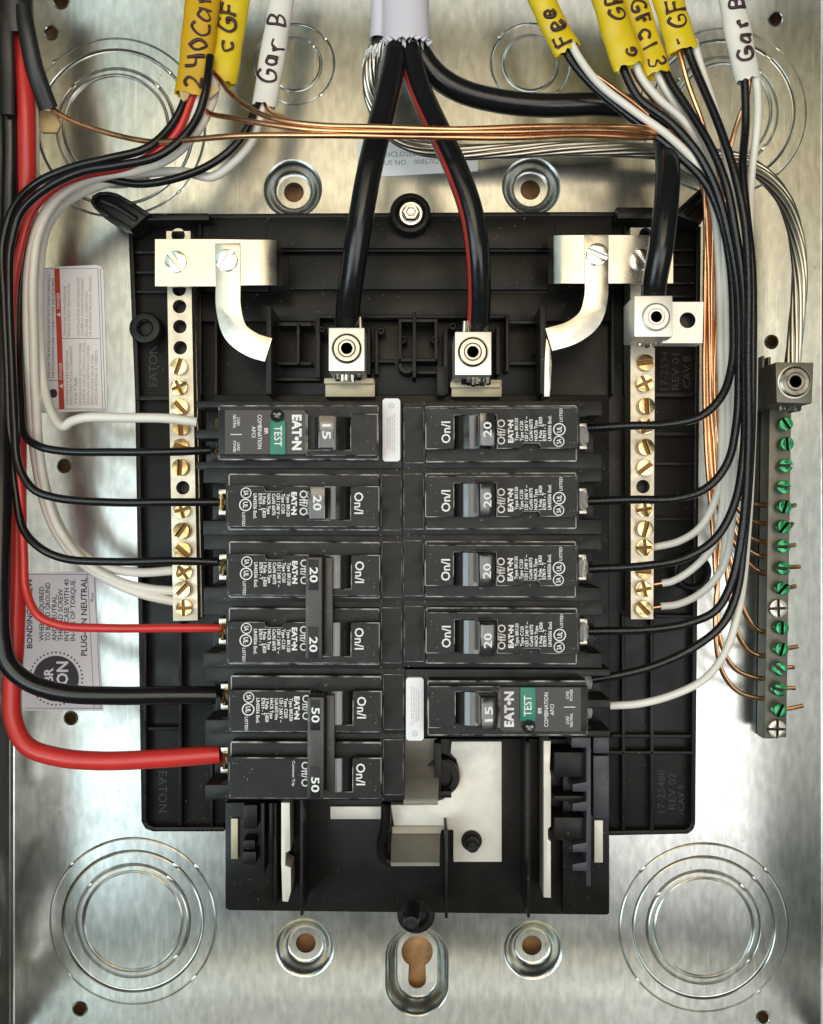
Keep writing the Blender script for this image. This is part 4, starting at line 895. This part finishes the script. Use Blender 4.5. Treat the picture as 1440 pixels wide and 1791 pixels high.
wire('white_conductor', [(380, 130, 45), (374, 165, 46), (360, 200, 47), (335, 240, 47), (295, 276, 46), (240, 298, 44), (160, 312, 42), (100, 345, 40), (70, 400, 38), (58, 480, 37), (58, 600, 35), (62, 720, 34), (74, 830, 33), (100, 920, 32), (150, 985, 31), (210, 1018, 30), (260, 1030, 29), (305, 1032, 27)], 1.95, M['wht'], cc, 14)
wire('bare_ground', [(376, 128, 46), (386, 142, 50), (402, 160, 54), (432, 186, 60), (480, 207, 66), (560, 220, 72), (660, 222, 76), (800, 224, 76), (940, 222, 70), (1060, 220, 62), (1120, 222, 58), (1190, 240, 48), (1236, 290, 40), (1252, 370, 34), (1255, 500, 30), (1252, 640, 28), (1254, 780, 28), (1264, 920, 28), (1278, 1040, 26), (1290, 1100, 24), (1312, 1138, 20), (1345, 1152, 13.5)], 1.1, M['copper'], cc, 10)

cw = thing('white_cable', 'white cable marked Gar at upper left, beside the yellow cables', 'cable', P(480, 60, 35))
sheath(cw, [(516, -125, 36), (498, -30, 36), (480, 80, 37), (463, 182, 37)], 22, 3.2, M['wjack'], [('Gar', .90, 26, True, 0), ('B', .58, 26, True, -1)])
wire('black_conductor', [(458, 160, 36), (446, 195, 37), (432, 228, 38), (405, 262, 38), (360, 292, 38), (300, 312, 38), (240, 320, 38), (170, 313, 40), (100, 325, 40), (56, 365, 38), (42, 430, 36), (36, 520, 34), (35, 620, 36), (37, 700, 42), (44, 758, 46), (66, 782, 50), (110, 789, 51), (200, 792, 52), (300, 791, 52), (366, 788, 48)], RW, M['blk'], cw)
wire('white_conductor', [(468, 165, 35), (456, 210, 35), (440, 250, 34), (408, 286, 33), (370, 308, 32), (320, 300, 31), (260, 303, 31), (190, 318, 30), (120, 350, 30), (84, 400, 30), (70, 480, 30), (70, 600, 30), (78, 690, 32), (96, 732, 38), (110, 745, 42), (124, 738, 44), (150, 732, 46), (220, 730, 48), (290, 733, 49), (345, 737, 48)], 1.95, M['wht'], cw, 14)
wire('bare_ground', [(462, 176, 36), (470, 190, 40), (490, 204, 50), (540, 220, 64), (640, 230, 71), (800, 236, 72), (960, 232, 66), (1080, 228, 58), (1160, 238, 50), (1222, 284, 40), (1232, 370, 32), (1234, 500, 28), (1231, 640, 26), (1236, 780, 26), (1246, 920, 26), (1256, 1040, 26), (1262, 1120, 24), (1282, 1166, 21), (1312, 1182, 18), (1345, 1190, 13.5)], 1.1, M['copper'], cw, 10)

# ---------------- service cable -----------------
sv = thing('service_cable', 'lavender grey service cable with three thick black conductors at top centre', 'cable', P(700, 30, 30))
bm = B(); sweep(bm, wpath([(706, -125, 42), (709, -40, 42), (710, 30, 42), (711, 76, 43)]), 9.6e-3, 6.5e-3, 22, flat=True, caps=False); part('jacket', bm, M['ljack'], sv, ang=60)
bm = B(); sweep(bm, wpath([(662, -125, 38), (663, -40, 38), (664, 30, 38), (662, 70, 38)]), 3.6e-3, 4.5e-3, 16, flat=True, caps=False); part('jacket_fold', bm, M['ljack'], sv, ang=60)
wire('black_conductor', [(698, 30, 40), (694, 82, 42), (681, 150, 50), (662, 230, 56), (644, 310, 60), (630, 390, 60), (618, 470, 56), (610, 530, 50), (607, 572, 44)], 5.0, M['blk'], sv, 22)
wire('striped_conductor', [(708, 40, 40), (717, 95, 42), (736, 160, 47), (768, 230, 54), (800, 300, 59), (824, 370, 60), (835, 440, 58), (838, 510, 52), (836, 580, 44)], 4.8, [M['blk'], M['redstripe']], sv, 26, stripe=(1, 3, 1))
wire('neutral_conductor', [(718, 50, 38), (734, 92, 38), (762, 130, 37), (805, 158, 36), (870, 176, 35), (950, 184, 34), (1050, 182, 33), (1118, 190, 35), (1156, 222, 42), (1168, 280, 52), (1166, 350, 60), (1157, 430, 62), (1146, 490, 58), (1143, 525, 54)], 4.9, M['blk'], sv, 22)
stranded('bare_ground', [(672, 60, 34), (656, 90, 34), (648, 130, 32), (652, 175, 28), (672, 218, 24), (712, 250, 20), (780, 265, 18), (880, 264, 17), (980, 260, 17), (1080, 261, 17), (1160, 266, 17), (1230, 272, 16), (1290, 280, 17), (1335, 305, 20), (1372, 350, 24), (1392, 410, 28), (1399, 480, 30), (1394, 560, 30), (1386, 640, 30)], 2.3, 8, 1.1, 2.6, M['strand'], sv)
bm = B()
for i in range(11):                                    # torn flaps along the cut edge
    th = PI*(0.04 + 0.92*(i+0.5+random.uniform(-.4, .4))/11); x = 711 - math.cos(th)*40; wz = 43 + 6.5*math.sin(th)
    d = random.uniform(-2, 5); ww = random.uniform(3, 7)
    ye = 895.5 - 819.5*417/(460-wz); ye -= 2.5
    pp(bm, [(x-ww-2, ye), (x+ww+2, ye), (x+ww, ye+d*0.5+1), (x+random.uniform(-2, 2), ye+4+d), (x-ww, ye+d*0.3+1)], wz-0.9, wz+0.1, 0.0)
part('torn_edge', bm, M['ljack'], sv, smooth=False)
bm = B()
for i in range(40):
    x = 642 + i*2.7 + random.uniform(-3, 3); d = (x-700)/60; wz = 47 - 10*d*d; y0 = 895.5 - 819.5*417/(460-wz) + random.uniform(-3, 2)
    sweep(bm, [P(x, y0, wz), P(x+d*5+random.uniform(-2, 2), y0+10+random.uniform(-3, 5), wz-0.5), P(x+d*10+random.uniform(-4, 4), y0+18+random.uniform(-4, 16), wz-2)], 0.28e-3, n=5)
tag(part('foil_shreds', bm, M['foil'], sv), kind='stuff')

# ---------------- right side -----------------
GY = 'yellow cables at upper right'
ya = thing('yellow_cable', 'narrow yellow cable, leftmost of the yellow cables at upper right', 'cable', P(970, 40, 40), GY)
sheath(ya, [(905, -125, 50), (938, -30, 50), (964, 35, 50), (992, 86, 50)], 24, 3.4, M['yjack'], [('Fee', .99, 25, True, 3)])
wire('black_conductor', [(984, 75, 49), (1000, 108, 49), (1040, 152, 50), (1105, 206, 52), (1175, 262, 54), (1232, 318, 54), (1262, 380, 52), (1276, 460, 50), (1283, 560, 50), (1280, 640, 52), (1264, 694, 54), (1226, 728, 54), (1170, 742, 54), (1100, 746, 54), (1030, 747, 50)], RW, M['blkribbed'], ya)
wire('white_conductor', [(996, 70, 51), (1014, 102, 52), (1050, 146, 54), (1110, 194, 56), (1170, 238, 57), (1218, 288, 54), (1246, 350, 46), (1258, 450, 40), (1261, 600, 36), (1262, 760, 36), (1254, 860, 36), (1228, 922, 34), (1190, 948, 30), (1150, 956, 27), (1143, 957, 26)], 1.58, M['wht'], ya, 14)
wire('bare_ground', [(990, 78, 48), (1020, 112, 46), (1070, 152, 44), (1130, 200, 42), (1190, 256, 40), (1228, 330, 34), (1239, 440, 30), (1243, 600, 28), (1246, 760, 28), (1270, 850, 26), (1310, 876, 20), (1345, 884, 13.5)], 1.05, M['copper'], ya, 10)
yb = thing('yellow_cable', 'wide yellow cable marked GR, second of the yellow cables at upper right', 'cable', P(1080, 40, 45), GY)
sheath(yb, [(1032, -125, 56), (1054, -30, 56), (1076, 45, 56), (1099, 114, 56)], 27, 3.6, M['yjack'], [('GR', .70, 26, True, -4), ('G', .97, 18, True, -10)])
wire('black_conductor', [(1084, 95, 54), (1094, 128, 54), (1120, 170, 54), (1174, 216, 56), (1222, 268, 57), (1254, 330, 56), (1276, 410, 54), (1290, 510, 53), (1294, 640, 53), (1290, 740, 54), (1272, 812, 55), (1236, 854, 55), (1180, 871, 55), (1110, 875, 54), (1030, 876, 50)], RW, M['blkribbed'], yb)
wire('white_conductor', [(1110, 98, 54), (1122, 130, 53), (1150, 168, 52), (1196, 214, 50), (1232, 264, 48), (1252, 330, 44), (1264, 430, 40), (1268, 600, 36), (1268, 780, 36), (1264, 890, 36), (1246, 956, 34), (1212, 996, 31), (1176, 1015, 28), (1157, 1021, 27)], 1.58, M['wht'], yb, 14)
wire('stripped_tip', [(1160, 1020, 27), (1143, 1024, 26)], 0.95, M['copper'], yb, 8)
wire('bare_ground', [(1100, 104, 53), (1114, 135, 50), (1146, 178, 47), (1194, 230, 44), (1234, 290, 40), (1250, 370, 34), (1254, 520, 30), (1252, 680, 28), (1262, 800, 28), (1284, 880, 25), (1312, 908, 20), (1345, 916, 13.5)], 1.05, M['copper'], yb, 10)
yc = thing('yellow_cable', 'yellow cable marked GFC13, third of the yellow cables at upper right', 'cable', P(1130, 40, 45), GY)
sheath(yc, [(1072, -125, 50), (1098, -30, 50), (1124, 50, 50), (1149, 128, 50)], 25, 3.4, M['yjack'], [('GFc13', .52, 24, False, 1)])
wire('black_conductor', [(1158, 108, 49), (1174, 142, 50), (1202, 188, 52), (1238, 250, 56), (1268, 320, 58), (1288, 400, 57), (1300, 500, 56), (1303, 640, 56), (1301, 780, 56), (1286, 880, 57), (1250, 944, 57), (1200, 976, 56), (1130, 989, 55), (1030, 994, 50)], RW, M['blkribbed'], yc)
wire('white_conductor', [(1142, 112, 48), (1160, 150, 47), (1196, 204, 46), (1232, 262, 46), (1256, 340, 44), (1268, 450, 40), (1272, 620, 38), (1272, 800, 37), (1270, 940, 36), (1258, 1000, 34), (1226, 1038, 31), (1186, 1056, 28), (1157, 1061, 27)], 1.58, M['wht'], yc, 14)
wire('stripped_tip', [(1160, 1061, 27), (1143, 1062, 26)], 0.95, M['copper'], yc, 8)
wire('bare_ground', [(1148, 116, 48), (1166, 156, 46), (1204, 220, 44), (1238, 290, 40), (1256, 380, 34), (1260, 540, 30), (1258, 700, 28), (1266, 830, 28), (1288, 914, 25), (1314, 940, 20), (1345, 948, 13.5)], 1.05, M['copper'], yc, 10)
yd = thing('yellow_cable', 'yellow cable marked GFC, rightmost of the yellow cables at upper right', 'cable', P(1180, 40, 45), GY)
sheath(yd, [(1142, -125, 52), (1162, -30, 52), (1178, 30, 52), (1194, 86, 52)], 27, 3.5, M['yjack'], [('GFC', .86, 26, True, 0), ('-', .99, 20, True, 10)])
wire('black_conductor', [(1198, 70, 52), (1208, 104, 52), (1232, 156, 54), (1258, 220, 57), (1282, 296, 60), (1300, 380, 60), (1309, 480, 59), (1311, 620, 58), (1308, 780, 58), (1298, 920, 58), (1280, 1020, 57), (1250, 1068, 57), (1206, 1090, 56), (1140, 1100, 55), (1030, 1105, 50)], RW, M['blkribbed'], yd)
wire('white_conductor', [(1212, 70, 51), (1222, 108, 50), (1240, 155, 50), (1260, 215, 48), (1274, 290, 46), (1284, 380, 44), (1288, 520, 42), (1286, 700, 40), (1282, 860, 38), (1276, 960, 37), (1264, 1000, 36)], 1.58, M['wht'], yd, 14)
wire('bare_ground', [(1186, 76, 52), (1194, 110, 53), (1204, 150, 52), (1230, 214, 50), (1250, 290, 44), (1262, 380, 36), (1265, 540, 31), (1262, 720, 29), (1270, 860, 28), (1290, 944, 25), (1316, 966, 20), (1345, 976, 13.5)], 1.05, M['copper'], yd, 10)
we = thing('white_cable', 'white cable marked Gar at upper right, right of the yellow cables', 'cable', P(1295, 40, 45))
sheath(we, [(1254, -125, 50), (1274, -30, 50), (1291, 55, 50), (1308, 138, 50)], 23, 3.3, M['wjack'], [('Gar', .90, 26, True, 0), ('B', .56, 26, True, 0)])
wire('black_conductor', [(1300, 120, 51), (1303, 160, 51), (1304, 220, 51), (1301, 290, 54), (1306, 370, 56), (1314, 470, 56), (1316, 620, 55), (1313, 780, 54), (1303, 940, 54), (1286, 1040, 54), (1262, 1095, 54), (1214, 1134, 54), (1150, 1164, 53), (1090, 1181, 52), (1035, 1188, 50)], RW, M['blkribbed'], we)
wire('white_conductor', [(1320, 120, 50), (1325, 160, 50), (1323, 220, 50), (1316, 300, 48), (1313, 380, 47), (1317, 500, 47), (1319, 640, 47), (1317, 780, 47), (1308, 920, 48), (1294, 1050, 50), (1272, 1138, 52), (1234, 1188, 54), (1180, 1216, 54), (1120, 1230, 53), (1068, 1236, 50)], 1.58, M['wht'], we, 14)
wire('bare_ground', [(1312, 128, 49), (1308, 170, 47), (1296, 205, 44), (1280, 240, 40), (1270, 300, 36), (1268, 420, 32), (1268, 600, 30), (1264, 800, 28), (1258, 980, 27), (1250, 1100, 26), (1262, 1170, 23), (1290, 1210, 20), (1345, 1226, 13.5)], 1.05, M['copper'], we, 10)
